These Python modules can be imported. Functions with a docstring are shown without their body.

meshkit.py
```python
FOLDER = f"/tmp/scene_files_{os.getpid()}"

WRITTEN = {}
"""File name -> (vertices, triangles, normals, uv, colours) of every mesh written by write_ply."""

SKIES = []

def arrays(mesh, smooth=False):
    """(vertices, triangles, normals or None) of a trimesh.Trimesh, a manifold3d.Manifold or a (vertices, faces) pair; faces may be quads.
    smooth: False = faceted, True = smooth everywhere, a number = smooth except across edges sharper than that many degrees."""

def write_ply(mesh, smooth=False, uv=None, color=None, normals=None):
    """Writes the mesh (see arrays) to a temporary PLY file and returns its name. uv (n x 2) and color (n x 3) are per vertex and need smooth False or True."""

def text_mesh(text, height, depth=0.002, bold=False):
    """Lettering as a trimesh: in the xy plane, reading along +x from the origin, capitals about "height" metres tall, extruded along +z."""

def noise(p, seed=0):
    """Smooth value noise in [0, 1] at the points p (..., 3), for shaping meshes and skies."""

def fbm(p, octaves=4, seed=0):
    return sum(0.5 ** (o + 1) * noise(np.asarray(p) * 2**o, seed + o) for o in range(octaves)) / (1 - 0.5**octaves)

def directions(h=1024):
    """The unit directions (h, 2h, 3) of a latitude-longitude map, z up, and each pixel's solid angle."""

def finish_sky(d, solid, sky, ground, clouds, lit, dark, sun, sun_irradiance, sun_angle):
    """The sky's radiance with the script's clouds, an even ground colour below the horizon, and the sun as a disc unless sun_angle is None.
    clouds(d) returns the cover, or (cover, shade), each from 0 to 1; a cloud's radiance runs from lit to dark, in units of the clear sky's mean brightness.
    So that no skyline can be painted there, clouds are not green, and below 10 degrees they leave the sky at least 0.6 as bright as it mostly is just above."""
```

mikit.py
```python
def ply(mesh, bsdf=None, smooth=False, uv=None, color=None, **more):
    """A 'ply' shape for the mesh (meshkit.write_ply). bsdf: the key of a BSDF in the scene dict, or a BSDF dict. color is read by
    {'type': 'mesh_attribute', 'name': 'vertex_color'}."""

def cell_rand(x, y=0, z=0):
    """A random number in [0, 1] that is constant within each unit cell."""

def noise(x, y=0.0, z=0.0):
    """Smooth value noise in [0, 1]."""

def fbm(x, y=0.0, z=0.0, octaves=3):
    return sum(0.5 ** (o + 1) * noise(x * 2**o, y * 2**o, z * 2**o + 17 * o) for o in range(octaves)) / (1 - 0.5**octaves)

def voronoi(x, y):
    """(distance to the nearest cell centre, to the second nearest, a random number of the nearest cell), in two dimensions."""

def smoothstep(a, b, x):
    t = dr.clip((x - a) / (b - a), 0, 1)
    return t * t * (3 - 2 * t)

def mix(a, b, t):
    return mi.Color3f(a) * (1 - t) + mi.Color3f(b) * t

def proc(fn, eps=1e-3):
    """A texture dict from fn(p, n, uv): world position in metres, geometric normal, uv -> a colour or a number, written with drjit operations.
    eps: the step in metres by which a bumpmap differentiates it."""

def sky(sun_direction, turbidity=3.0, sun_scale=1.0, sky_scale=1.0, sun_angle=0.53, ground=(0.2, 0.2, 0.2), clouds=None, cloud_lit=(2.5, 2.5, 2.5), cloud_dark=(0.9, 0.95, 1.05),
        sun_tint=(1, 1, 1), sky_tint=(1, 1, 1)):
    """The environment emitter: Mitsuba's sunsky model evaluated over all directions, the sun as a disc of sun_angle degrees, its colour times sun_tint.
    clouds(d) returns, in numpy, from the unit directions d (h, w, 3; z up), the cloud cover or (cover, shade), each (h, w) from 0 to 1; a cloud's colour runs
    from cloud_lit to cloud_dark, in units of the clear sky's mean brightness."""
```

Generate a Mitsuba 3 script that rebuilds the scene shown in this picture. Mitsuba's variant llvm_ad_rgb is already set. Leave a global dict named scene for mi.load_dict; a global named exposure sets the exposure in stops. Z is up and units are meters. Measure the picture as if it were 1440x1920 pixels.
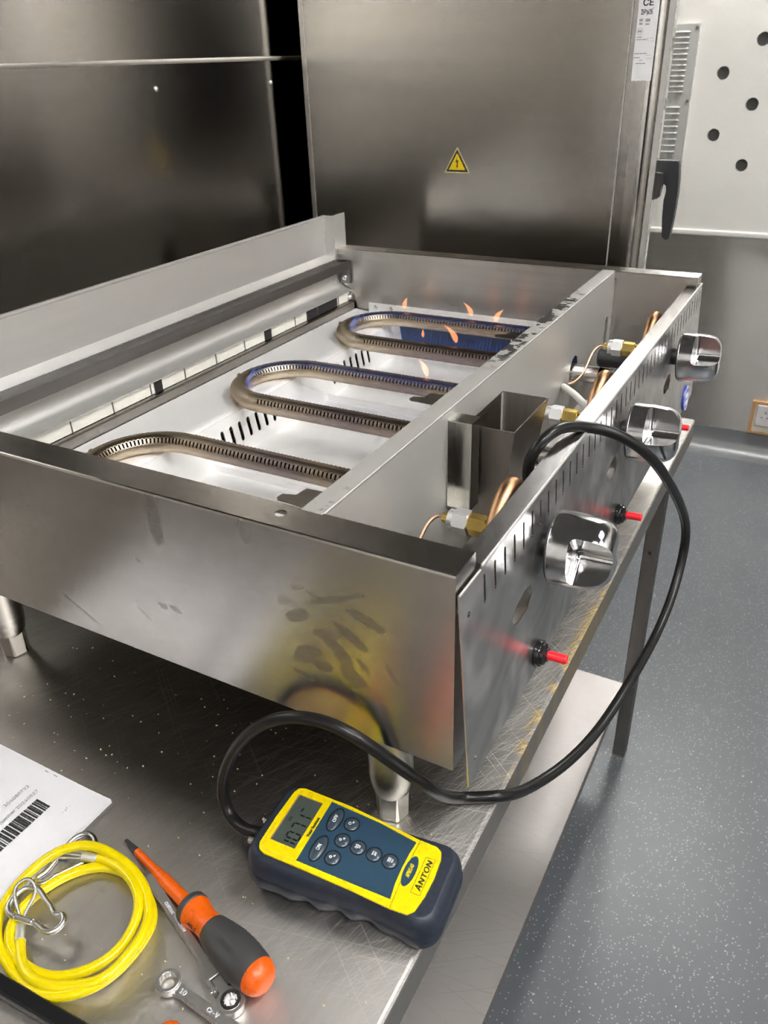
import math, random
import numpy as np, trimesh, mitsuba as mi, mikit, drjit as dr
import manifold3d as m3
from meshkit import text_mesh
from shapely.geometry import Polygon, Point, LineString, box as sbox
from shapely import affinity, union_all
random.seed(7); rng = np.random.default_rng(7)
scene, labels = {'type': 'scene'}, {}
PI = math.pi
T = 0.90                                  # height of the worktop above the floor; the meshes below are written with z = 0 on the worktop

# ---------------------------------------------------------------- camera, light, exposure
exposure = 1.05                            # stops
CAM = np.array([0.21943, -0.49741, 0.62417]) + [0, 0, T]
CF = np.array([-0.432098, 0.754173, -0.494484]); CU = np.array([-0.213644, 0.4471, 0.868595])
scene['camera'] = {'type': 'thinlens', 'fov': math.degrees(2 * math.atan(960 / 1492.653)), 'fov_axis': 'y', 'near_clip': 0.05, 'far_clip': 50.0,
                   'aperture_radius': 0.0011, 'focus_distance': 0.86,
                   'to_world': mi.ScalarTransform4f().look_at(origin=CAM.tolist(), target=(CAM + CF).tolist(), up=CU.tolist())}
LAMPS = [(0.75, -0.80, 1.25, .30), (0.95, 0.50, 1.1, .30), (-0.07, 2.70, 4.9, .20), (1.60, -0.30, 1.3, .30)]     # unseen ceiling panels added to light room and steel: x, y, relative output, half width
LAMP_RADIANCE = (11.3, 11.2, 10.95)
FLAME_ORANGE = (0.55, 0.17, 0.05); FLAME_BLUE = (0.004, 0.011, 0.040)

# ---------------------------------------------------------------- materials
noise, fbm, smoothstep, mix, cell_rand, voronoi = mikit.noise, mikit.fbm, mikit.smoothstep, mikit.mix, mikit.cell_rand, mikit.voronoi
def rgb(*c): return {'type': 'rgb', 'value': list(c)}
def M(key, d, two=False): scene[key] = {'type': 'twosided', 'b': d} if two else d; return key
def metal(key, col, au, av=None, tex=None):
    d = {'type': 'roughconductor', 'material': 'none', 'distribution': 'beckmann', 'specular_reflectance': mikit.proc(tex) if tex else rgb(*col)}
    if av is None: d['alpha'] = au
    else: d['alpha_u'], d['alpha_v'] = au, av
    return M(key, d, True)
def paint(key, col, rough=0.5, tex=None, spec=0.5):
    return M(key, {'type': 'principled', 'base_color': mikit.proc(tex) if tex else rgb(*col), 'roughness': rough, 'specular': spec}, True)
def brushed(ax, c, amt, f1, f2):
    """colour of brushed sheet: fine streaks along the axis ax"""
    def fn(p, n, uv):
        q = [p.x, p.y, p.z]
        a = q[ax]; b = q[(ax + 1) % 3] + 0.7 * q[(ax + 2) % 3]
        s = noise(a * f1, b * f2) * 0.6 + noise(a * f1 * 0.4, b * f2 * 0.3, 3.0) * 0.4
        w = fbm(p.x * 7, p.y * 7, p.z * 7)
        return mi.Color3f(*c) * (1 - amt + amt * (1.3 * s + 0.7 * w))
    return fn
def scratches(x, y, seed, angs, width, length, dens):
    """coverage of straight fine scratches in the plane (x, y)"""
    out = mi.Float(0)
    for i, a in enumerate(angs):
        ca, sa = math.cos(a), math.sin(a)
        u, v = x * ca + y * sa, -x * sa + y * ca
        v = v + 0.004 * noise(u * 9, v * 9, seed + i)
        row = dr.floor(v / width)
        f = v / width - row
        col = dr.floor(u / length + cell_rand(row, seed + i, 1) * 7)
        g = u / length + cell_rand(row, seed + i, 1) * 7 - col
        r = cell_rand(row, col, seed * 13 + i)
        prof = dr.maximum(0, 1 - dr.abs(f - 0.5) * 3) * smoothstep(0, 0.25, g) * smoothstep(1, 0.6, g)
        out = dr.maximum(out, dr.select(r > 1 - dens, prof * (0.35 + 0.65 * cell_rand(row, col, seed + 77 + i)), 0))
    return out
def top_weight(p, n, uv):
    x, y = p.x, p.y
    s = scratches(x, y, 3, (0.98, 1.12, 1.27, 1.42, 0.7), 0.0010, 0.060, 0.19)
    s2 = scratches(x, y, 9, (1.05, 1.33, 0.25, 2.5), 0.0015, 0.13, 0.055)
    worn = smoothstep(-0.26, 0.03, x) * 0.6 + 0.4 * smoothstep(-0.14, -0.32, y) + 0.9 * smoothstep(-0.03, 0.035, x)
    haze = fbm(x * 11, y * 11, 2.0)
    return dr.select(n.z < 0.5, 0.14, dr.clip((0.06 + 0.46 * worn) * s * (0.4 + 1.1 * haze) + 0.50 * s2 * (0.10 + worn) + 0.01 + 0.16 * worn * (0.3 + haze) + 0.14 * smoothstep(0.0, 0.03, x) + 0.05 * smoothstep(.55, .8, haze), 0, 0.85))
def top_scatter(p, n, uv):
    d = fbm(p.x * 60, p.y * 60, 1.0)
    grease = smoothstep(0.030, 0.041, p.x) * smoothstep(0.46, 0.36, p.y) * smoothstep(0.02, 0.10, p.y) * smoothstep(0.42, 0.62, d + 0.25 * noise(p.y * 14, 5.0))
    return mix((0.34, 0.325, 0.305), (0.50, 0.38, 0.19), grease)
M('mat_worktop', {'type': 'blendbsdf', 'weight': mikit.proc(top_weight),
    'a': {'type': 'twosided', 'b': {'type': 'roughconductor', 'material': 'none', 'distribution': 'beckmann', 'specular_reflectance': mikit.proc(brushed(1, (0.52, 0.50, 0.475), 0.10, 6.0, 900.0)), 'alpha_u': 0.13, 'alpha_v': 0.30}},
    'b': {'type': 'twosided', 'b': {'type': 'diffuse', 'reflectance': mikit.proc(top_scatter)}}})
def shelf_weight(p, n, uv):
    s = scratches(p.x, p.y, 21, (0.1, 0.35, -0.2, 0.6), 0.0022, 0.16, 0.05)
    return dr.clip(0.12 + 0.4 * s + 0.12 * fbm(p.x * 9, p.y * 9), 0, 0.8)
M('mat_worktop_shelf', {'type': 'blendbsdf', 'weight': mikit.proc(shelf_weight),
    'a': {'type': 'twosided', 'b': {'type': 'roughconductor', 'material': 'none', 'distribution': 'beckmann', 'specular_reflectance': rgb(0.50, 0.47, 0.45), 'alpha': 0.28}},
    'b': {'type': 'twosided', 'b': {'type': 'diffuse', 'reflectance': rgb(0.26, 0.25, 0.235)}}})
metal('mat_steel_edge', (0.55, 0.53, 0.50), 0.22)
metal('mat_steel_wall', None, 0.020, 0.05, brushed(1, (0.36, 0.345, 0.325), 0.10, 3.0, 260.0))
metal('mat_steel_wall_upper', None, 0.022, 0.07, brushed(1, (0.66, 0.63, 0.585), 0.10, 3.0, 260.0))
metal('mat_steel_oven', None, 0.03, 0.07, brushed(0, (0.60, 0.58, 0.555), 0.10, 4.0, 300.0))
metal('mat_steel_cladding', None, 0.05, 0.55, brushed(0, (0.62, 0.60, 0.57), 0.10, 3.0, 200.0))
def dull(key, c, amt, alpha, w):
    """dull mill finish: part of the light is scattered evenly"""
    M(key, {'type': 'blendbsdf', 'weight': w,
        'a': {'type': 'twosided', 'b': {'type': 'roughconductor', 'material': 'none', 'distribution': 'beckmann', 'specular_reflectance': mikit.proc(brushed(1, c, amt, 5.0, 200.0)), 'alpha': alpha}},
        'b': {'type': 'twosided', 'b': {'type': 'diffuse', 'reflectance': rgb(*c)}}})
dull('mat_steel_light', (0.60, 0.59, 0.57), 0.08, 0.24, 0.34)
dull('mat_steel_tray', (0.91, 0.905, 0.90), 0.05, 0.34, 0.60)
def dust(p, n, uv):
    y, z = p.y, p.z
    return dr.select(dr.abs(n.x) > 0.7, dr.clip(0.06 + 0.13 * smoothstep(0.45, 0.75, fbm(y * 22, z * 22, 3.0)) * smoothstep(.75, .2, y) + 0.06 * noise(y * 60 + 14 * noise(y * 9, z * 9), z * 60), 0, 0.5), 0.0)
M('mat_steel_front', {'type': 'blendbsdf', 'weight': mikit.proc(dust),
    'a': {'type': 'twosided', 'b': {'type': 'roughconductor', 'material': 'none', 'distribution': 'beckmann', 'specular_reflectance': mikit.proc(brushed(1, (0.60, 0.59, 0.58), 0.16, 6.0, 500.0)), 'alpha_u': 0.07, 'alpha_v': 0.14}},
    'b': {'type': 'twosided', 'b': {'type': 'diffuse', 'reflectance': rgb(0.42, 0.41, 0.40)}}})
metal('mat_steel_dark', (0.34, 0.32, 0.30), 0.22)
metal('mat_steel_leg', None, 0.18, None, brushed(2, (0.62, 0.60, 0.56), 0.06, 4.0, 300.0))
metal('mat_steel_rail', None, 0.30, None, brushed(1, (0.23, 0.22, 0.22), 0.35, 4.0, 120.0))
metal('mat_steel_hopper', None, 0.24, None, brushed(2, (0.40, 0.375, 0.35), 0.22, 8.0, 300.0))
metal('mat_chrome', (0.80, 0.80, 0.81), 0.035)
metal('mat_mirror', (0.78, 0.77, 0.74), 0.06)
metal('mat_bolt', (0.75, 0.75, 0.74), 0.18)
metal('mat_copper', None, 0.24, None, lambda p, n, uv: mix((0.62, 0.36, 0.22), (0.42, 0.25, 0.13), fbm(p.x * 60, p.y * 60, p.z * 60)))
metal('mat_copper_bright', (0.90, 0.52, 0.36), 0.20)
metal('mat_brass', (0.72, 0.52, 0.16), 0.16)
metal('mat_zinc', (0.80, 0.80, 0.80), 0.34)
def burner_col(p, n, uv):
    w = fbm(p.x * 14, p.y * 14, p.z * 30)
    hot = smoothstep(0.32, 0.62, fbm(p.x * 9 + 4, p.y * 5, 7.0)) * smoothstep(-0.50, -0.28, p.x)
    c = mix((0.56, 0.49, 0.38), (0.36, 0.28, 0.20), w)
    return mix(c, (0.26, 0.21, 0.24), hot * 0.75)
metal('mat_burner', None, 0.17, None, burner_col)
# end panel: brushed sheet with greasy hand marks and a run of dried water, shapes listed as x, z, half length, half width, angle
SMUDGE = [[-0.104, 0.2326, 0.0129, 0.0061, 0.497, 0.75], [-0.0669, 0.2607, 0.0269, 0.0031, 0.4328, 0.65], [-0.0384, 0.2485, 0.0164, 0.0049, -0.334, 0.8], [-0.0548, 0.2283, 0.0166, 0.0053, -0.531, 0.85], [-0.0704, 0.2127, 0.017, 0.0051, -0.5808, 0.8], [-0.0988, 0.1941, 0.0149, 0.0082, 0.5705, 0.85], [-0.0833, 0.1871, 0.0094, 0.0051, 0.0942, 0.75], [-0.1033, 0.1694, 0.011, 0.0041, -0.1179, 0.7], [-0.0749, 0.2241, 0.0153, 0.005, 0.2555, 0.6], [-0.0548, 0.1862, 0.0137, 0.0082, -0.5789, 0.75], [-0.0631, 0.2023, 0.0102, 0.0048, -0.5259, 0.7], [-0.0446, 0.202, 0.008, 0.0028, -0.7952, 0.6], [-0.0491, 0.1672, 0.0081, 0.0035, -0.6605, 0.5], [-0.1023, 0.2624, 0.0058, 0.0038, 0.2991, 0.45], [-0.1154, 0.243, 0.0075, 0.0048, 0.3119, 0.35], [-0.0879, 0.2587, 0.006, 0.0017, -0.1674, 0.5], [-0.019, 0.2033, 0.0106, 0.0026, -1.0386, 0.3], [-0.2479, 0.2966, 0.0169, 0.0075, -1.6664, 0.6], [-0.2475, 0.2783, 0.0159, 0.0071, -1.6021, 0.75], [-0.2589, 0.1917, 0.0063, 0.0034, -0.0143, 0.5], [-0.243, 0.1927, 0.0072, 0.0029, -0.3678, 0.5], [-0.1506, 0.3, 0.0102, 0.0051, -1.5299, 0.25], [-0.2799, 0.2367, 0.0052, 0.0024, -0.5111, 0.35], [-0.3802, 0.1498, 0.0294, 0.0018, -0.488, 0.5], [-0.2861, 0.1741, 0.0124, 0.0012, -0.6526, 0.4]]
def panel_marks(p, n, uv):
    w = mi.Float(0)
    wob = 0.5 * noise(p.x * 160, p.z * 160) - 0.25
    for x, z, a, b, g, s in SMUDGE:
        dx, dz = p.x - x, p.z - T - z
        u, v = (dx * math.cos(g) + dz * math.sin(g)) / a, (-dx * math.sin(g) + dz * math.cos(g)) / b
        w = dr.maximum(w, s * smoothstep(1.18, 0.92, dr.sqrt(u * u + v * v) + wob * 0.5))
    return dr.select(dr.abs(n.y) > 0.7, w * (0.75 + 0.25 * noise(p.x * 90, p.z * 400)), 0)
M('mat_end_panel', {'type': 'blendbsdf', 'weight': mikit.proc(panel_marks),
    'a': {'type': 'twosided', 'b': {'type': 'roughconductor', 'material': 'none', 'distribution': 'beckmann', 'specular_reflectance': mikit.proc(brushed(0, (0.56, 0.54, 0.52), 0.10, 9.0, 900.0)), 'alpha_u': 0.05, 'alpha_v': 0.12}},
    'b': {'type': 'twosided', 'b': {'type': 'roughconductor', 'material': 'none', 'distribution': 'beckmann', 'specular_reflectance': rgb(0.30, 0.285, 0.25), 'alpha': 0.34}}})
metal('mat_end_panel_plain', None, 0.09, 0.24, brushed(0, (0.56, 0.54, 0.52), 0.10, 9.0, 900.0))
def soot(p, n, uv):
    y = p.y
    z1 = smoothstep(0.30, 0.38, y) * smoothstep(0.72, 0.64, y)
    k = fbm(p.x * 110, y * 110, 5.0, octaves=4)
    m = smoothstep(0.50, 0.60, k + 0.10 * noise(y * 18, 3.0)) * z1 * smoothstep(-0.094, -0.100, p.x)
    light = smoothstep(0.60, 0.8, fbm(p.x * 150, y * 150, 9.0)) * smoothstep(0.02, -0.02, y) * 0.5
    return dr.clip(dr.select(n.z > 0.7, m + light * smoothstep(-0.094, -0.100, p.x), 0), 0, 0.96)
M('mat_divider', {'type': 'blendbsdf', 'weight': mikit.proc(soot),
    'a': {'type': 'blendbsdf', 'weight': 0.38, 'a': {'type': 'twosided', 'b': {'type': 'roughconductor', 'material': 'none', 'distribution': 'beckmann', 'specular_reflectance': mikit.proc(brushed(1, (0.66, 0.65, 0.62), 0.14, 9.0, 240.0)), 'alpha': 0.24}},
        'b': {'type': 'twosided', 'b': {'type': 'diffuse', 'reflectance': rgb(0.60, 0.59, 0.56)}}},
    'b': {'type': 'twosided', 'b': {'type': 'diffuse', 'reflectance': rgb(0.035, 0.032, 0.03)}}})
def floor_col(p, n, uv):
    c = mix((0.072, 0.080, 0.089), (0.084, 0.092, 0.100), fbm(p.x * 6, p.y * 6))
    for sc, thr, rad, colr in ((170.0, 0.80, 0.16, (0.34, 0.35, 0.35)), (190.0, 0.72, 0.2, (0.07, 0.08, 0.095)), (80.0, 0.975, 0.05, (0.6, 0.6, 0.6))):
        d, d2, r = voronoi(p.x * sc, p.y * sc + 31 * thr)
        c = mix(c, colr, dr.select(r > thr, smoothstep(rad + 0.12, rad, d) * 0.7, 0))
    return c
paint('mat_floor', None, 0.42, floor_col)
paint('mat_cove', (0.12, 0.125, 0.13), 0.35)
paint('mat_white_wall', None, 0.38, lambda p, n, uv: mix((0.72, 0.70, 0.655), (0.76, 0.745, 0.70), fbm(p.x * 3, p.z * 3)))
paint('mat_cream', (0.70, 0.69, 0.63), 0.4)
paint('mat_ceiling', (0.10, 0.10, 0.10), 0.8)
paint('mat_room_wall', (0.76, 0.74, 0.71), 0.6)
paint('mat_room_mid', (0.30, 0.285, 0.26), 0.6)
paint('mat_room_white', (0.74, 0.725, 0.70), 0.6)
paint('mat_room_dark', (0.05, 0.048, 0.045), 0.6)
paint('mat_added_dark', (0.008, 0.008, 0.008), 0.6, spec=0.2)
paint('mat_black', (0.016, 0.017, 0.019), 0.38)
paint('mat_black_gloss', (0.010, 0.010, 0.011), 0.12)
paint('mat_void', (0.012, 0.012, 0.012), 0.9)
paint('mat_hole', (0.06, 0.06, 0.058), 0.8)
paint('mat_hose', (0.009, 0.009, 0.009), 0.30, spec=0.3)
paint('mat_red', (0.80, 0.015, 0.025), 0.28)
paint('mat_badge', (0.025, 0.055, 0.34), 0.25)
paint('mat_print_white', (0.80, 0.80, 0.80), 0.4)
paint('mat_print_silver', (0.66, 0.66, 0.70), 0.3)
paint('mat_print_black', (0.012, 0.012, 0.012), 0.5)
paint('mat_print_grey', (0.25, 0.25, 0.26), 0.5)
paint('mat_sign_yellow', (0.85, 0.60, 0.01), 0.4)
paint('mat_sign_edge', (0.50, 0.43, 0.22), 0.4)
paint('mat_label_white', (0.72, 0.72, 0.73), 0.35)
paint('mat_boot', None, 0.42, lambda p, n, uv: mix((0.013, 0.018, 0.030), (0.021, 0.026, 0.038), fbm(p.x * 300, p.y * 300, p.z * 300)), spec=0.35)
paint('mat_yellow', None, 0.30, lambda p, n, uv: mix((0.74, 0.56, 0.002), (0.60, 0.43, 0.01), smoothstep(0.66, 0.8, fbm(p.x * 300, p.y * 300, 2.0)) * 0.7))
paint('mat_keypad', (0.020, 0.048, 0.080), 0.45, spec=0.25)
paint('mat_button', (0.035, 0.052, 0.070), 0.24)
paint('mat_button_rim', (0.006, 0.010, 0.016), 0.4)
paint('mat_lcd', (0.050, 0.064, 0.056), 0.12)
paint('mat_grille', (0.36, 0.355, 0.34), 0.45)
paint('mat_grille_fin', (0.50, 0.495, 0.475), 0.35)
paint('mat_blue_flamelight', (0.012, 0.026, 0.085), 0.5)  # blue light of the flames put into the plate colour
paint('mat_lcd_digit', (0.008, 0.009, 0.008), 0.3)
paint('mat_lcd_frame', (0.20, 0.13, 0.09), 0.3)
paint('mat_cable', (0.66, 0.53, 0.001), 0.20)
paint('mat_orange', None, 0.36, lambda p, n, uv: mix((0.60, 0.088, 0.003), (0.40, 0.06, 0.005), smoothstep(0.62, 0.8, fbm(p.x * 260, p.y * 260, p.z * 260)) * 0.6))
paint('mat_grip', (0.032, 0.032, 0.033), 0.55)
paint('mat_paper', None, 0.7, lambda p, n, uv: mix((0.71, 0.705, 0.725), (0.66, 0.655, 0.675), fbm(p.x * 18, p.y * 18)))
paint('mat_wood', (0.45, 0.25, 0.11), 0.7)
paint('mat_plaster', (0.62, 0.58, 0.48), 0.8)
paint('mat_socket', (0.66, 0.62, 0.62), 0.3)
paint('mat_crumb', (0.55, 0.45, 0.28), 0.8)
paint('mat_white_sleeve', (0.62, 0.61, 0.58), 0.5)
M('mat_spanner', {'type': 'blendbsdf', 'weight': 0.08, 'a': {'type': 'twosided', 'b': {'type': 'roughconductor', 'material': 'none', 'distribution': 'ggx', 'specular_reflectance': rgb(0.62, 0.61, 0.59), 'alpha': 0.13}},
    'b': {'type': 'twosided', 'b': {'type': 'diffuse', 'reflectance': rgb(0.42, 0.41, 0.39)}}})
metal('mat_wire', (0.62, 0.62, 0.61), 0.22)
M('mat_glass', {'type': 'thindielectric'})
M('mat_flame', {'type': 'thindielectric', 'int_ior': 1.0003, 'ext_ior': 1.0})
M('mat_lamp', {'type': 'diffuse', 'reflectance': rgb(0.8, 0.8, 0.8)})

# ---------------------------------------------------------------- helpers
used = {}
def numbered(name):
    used[name] = used.get(name, -1) + 1
    return name if used[name] == 0 else '%s_%03d' % (name, used[name])
def tm(mesh):
    if isinstance(mesh, m3.Manifold):
        a = mesh.to_mesh(); return trimesh.Trimesh(a.vert_properties[:, :3], a.tri_verts, process=False)
    return mesh
def thing(name, label, cat, group=None):
    k = numbered(name); labels[k] = {'label': label, 'category': cat}
    if group: labels[k]['group'] = group
    return k
def put(key, mesh, mat, smooth=False, brush=None, **more):
    """one entry of the scene; brush = the axis along which the sheet is brushed"""
    if isinstance(mesh, (list, tuple)): mesh = trimesh.util.concatenate([tm(x) for x in mesh])
    mesh = tm(mesh).copy(); mesh.apply_translation([0, 0, T])
    uv = None
    if brush is not None:
        v = mesh.vertices[mesh.faces].reshape(-1, 3); n = np.repeat(mesh.face_normals, 3, 0)
        o1, o2 = [(brush + 1) % 3, (brush + 2) % 3]
        w = np.where(np.abs(n[:, o1]) > np.abs(n[:, o2]), v[:, o2], v[:, o1])
        uv = np.stack([v[:, brush], w], 1)
        par = np.abs(n[:, brush]) > 0.8
        uv[par] = np.stack([v[par][:, o1], v[par][:, o2]], 1)
        mesh = trimesh.Trimesh(v, np.arange(len(v)).reshape(-1, 3), process=False); smooth = False
    scene[key] = mikit.ply(mesh, mat, smooth, uv, **more)
    return key
def part(parent, name, mesh, mat, smooth=False, brush=None, label=None, stuff=False, **more):
    k = put(numbered(parent + '__' + name), mesh, mat, smooth, brush, **more)
    if label or stuff:
        labels[k] = {}
        if label: labels[k]['label'] = label
        if stuff: labels[k]['kind'] = 'stuff'
    return k
def single(name, label, cat, mesh, mat, smooth=False, group=None, brush=None, **more):
    k = thing(name, label, cat, group); return put(k, mesh, mat, smooth, brush, **more)
def struct(name, mesh, mat, smooth=False, brush=None, label=None, **more):
    k = put(numbered(name), mesh, mat, smooth, brush, **more)
    labels[k] = {'kind': 'structure'}
    if label: labels[k]['label'] = label
    return k
def bx(x0, x1, y0, y1, z0, z1):
    m = trimesh.creation.box(extents=(abs(x1 - x0), abs(y1 - y0), abs(z1 - z0))); m.apply_translation([(x0 + x1) / 2, (y0 + y1) / 2, (z0 + z1) / 2]); return m
def rbx(x0, x1, y0, y1, z0, z1, r, n=12):
    """box with rounded edges"""
    s = [m3.Manifold.sphere(r, n).translate([x, y, z]) for x in (x0 + r, x1 - r) for y in (y0 + r, y1 - r) for z in (z0 + r, z1 - r)]
    return m3.Manifold.batch_hull(s)
def man(mesh): return m3.Manifold(m3.Mesh(np.asarray(mesh.vertices, np.float32), np.asarray(mesh.faces, np.uint32)))
def ext(poly, h):
    gs = [g for g in getattr(poly, 'geoms', [poly]) if g.area > 0]
    return trimesh.util.concatenate([trimesh.creation.extrude_polygon(g, h, engine='earcut') for g in gs])
def frame(mesh, o, a, b, c=None):
    """mesh x, y, z -> o + x a + y b + z c"""
    a, b = np.asarray(a, float), np.asarray(b, float); c = np.cross(a, b) if c is None else np.asarray(c, float)
    m = np.eye(4); m[:3, 0], m[:3, 1], m[:3, 2], m[:3, 3] = a, b, c, o
    mesh = tm(mesh); f = np.asarray(mesh.faces)
    return trimesh.Trimesh(np.asarray(mesh.vertices) @ m[:3, :3].T + m[:3, 3], f[:, ::-1] if np.linalg.det(m[:3, :3]) < 0 else f, process=False)
def cyl(p, q, r, n=32, r2=None):
    p, q = np.asarray(p, float), np.asarray(q, float); L = np.linalg.norm(q - p); z = (q - p) / L
    m = tm(m3.Manifold.cylinder(L, r, r if r2 is None else r2, n))
    x = np.cross(z, [0, 0, 1] if abs(z[2]) < 0.9 else [1, 0, 0]); x /= np.linalg.norm(x)
    return frame(m, p, x, np.cross(z, x), z)
def lathe(prof, p, axis, n=48):
    """prof: (distance along axis, radius)"""
    axis = np.asarray(axis, float); axis /= np.linalg.norm(axis)
    x = np.cross(axis, [0, 0, 1] if abs(axis[2]) < 0.9 else [1, 0, 0]); x /= np.linalg.norm(x); y = np.cross(axis, x)
    pr = np.asarray(prof, float); ang = np.arange(n) * 2 * PI / n; k = len(pr)
    v = np.concatenate([np.asarray(p) + pr[:, 0][:, None, None] * axis + pr[:, 1][:, None, None] * (np.cos(ang)[None, :, None] * x + np.sin(ang)[None, :, None] * y)]).reshape(-1, 3)
    f = []
    for i in range(k - 1):
        for j in range(n):
            a, b, c, d = i * n + j, i * n + (j + 1) % n, (i + 1) * n + (j + 1) % n, (i + 1) * n + j
            f += [[a, b, c], [a, c, d]]
    v = np.vstack([v, np.asarray(p) + pr[0, 0] * axis, np.asarray(p) + pr[-1, 0] * axis])
    for j in range(n):
        f += [[k * n, (j + 1) % n, j], [k * n + 1, (k - 1) * n + j, (k - 1) * n + (j + 1) % n]]
    m = trimesh.Trimesh(v, f, process=False)
    if m.volume < 0: m.invert()
    return m
def spline(pts, n):
    from scipy.interpolate import CubicSpline
    p = np.asarray(pts, float); d = np.r_[0, np.cumsum(np.linalg.norm(np.diff(p, axis=0), axis=1) ** 0.7)]
    return CubicSpline(d, p)(np.linspace(0, d[-1], n))
def tube(path, r, n=16, closed=False):
    p = np.asarray(path, float); k = len(p); r = np.broadcast_to(r, (k,))
    t = np.roll(p, -1, 0) - np.roll(p, 1, 0) if closed else np.gradient(p, axis=0); t /= np.linalg.norm(t, axis=1, keepdims=True)
    x = np.cross(t[0], [0, 0, 1] if abs(t[0][2]) < 0.9 else [1, 0, 0]); X = []
    for i in range(k):
        x = x - t[i] * (x @ t[i]); x /= np.linalg.norm(x); X.append(x)
    X = np.array(X); Y = np.cross(t, X); ang = np.arange(n) * 2 * PI / n
    v = (p[:, None] + r[:, None, None] * (np.cos(ang)[None, :, None] * X[:, None] + np.sin(ang)[None, :, None] * Y[:, None])).reshape(-1, 3)
    f = []
    for i in range(k if closed else k - 1):
        for j in range(n):
            i2 = (i + 1) % k; a, b, c, d = i * n + j, i * n + (j + 1) % n, i2 * n + (j + 1) % n, i2 * n + j
            f += [[a, b, c], [a, c, d]]
    if not closed:
        v = np.vstack([v, p[0], p[-1]])
        for j in range(n): f += [[k * n, (j + 1) % n, j], [k * n + 1, (k - 1) * n + j, (k - 1) * n + (j + 1) % n]]
    m = trimesh.Trimesh(v, f, process=False)
    if m.volume < 0: m.invert()
    return m
def ell(o, a, b, r1, r2, n=28):
    return Polygon([(o[0] + a * 0 + r1 * math.cos(t) , o[1] + b * 0 + r2 * math.sin(t)) for t in np.arange(n) * 2 * PI / n])
def rrect(x0, x1, y0, y1, r): return sbox(x0 + r, y0 + r, x1 - r, y1 - r).buffer(r, quad_segs=6)
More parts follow.
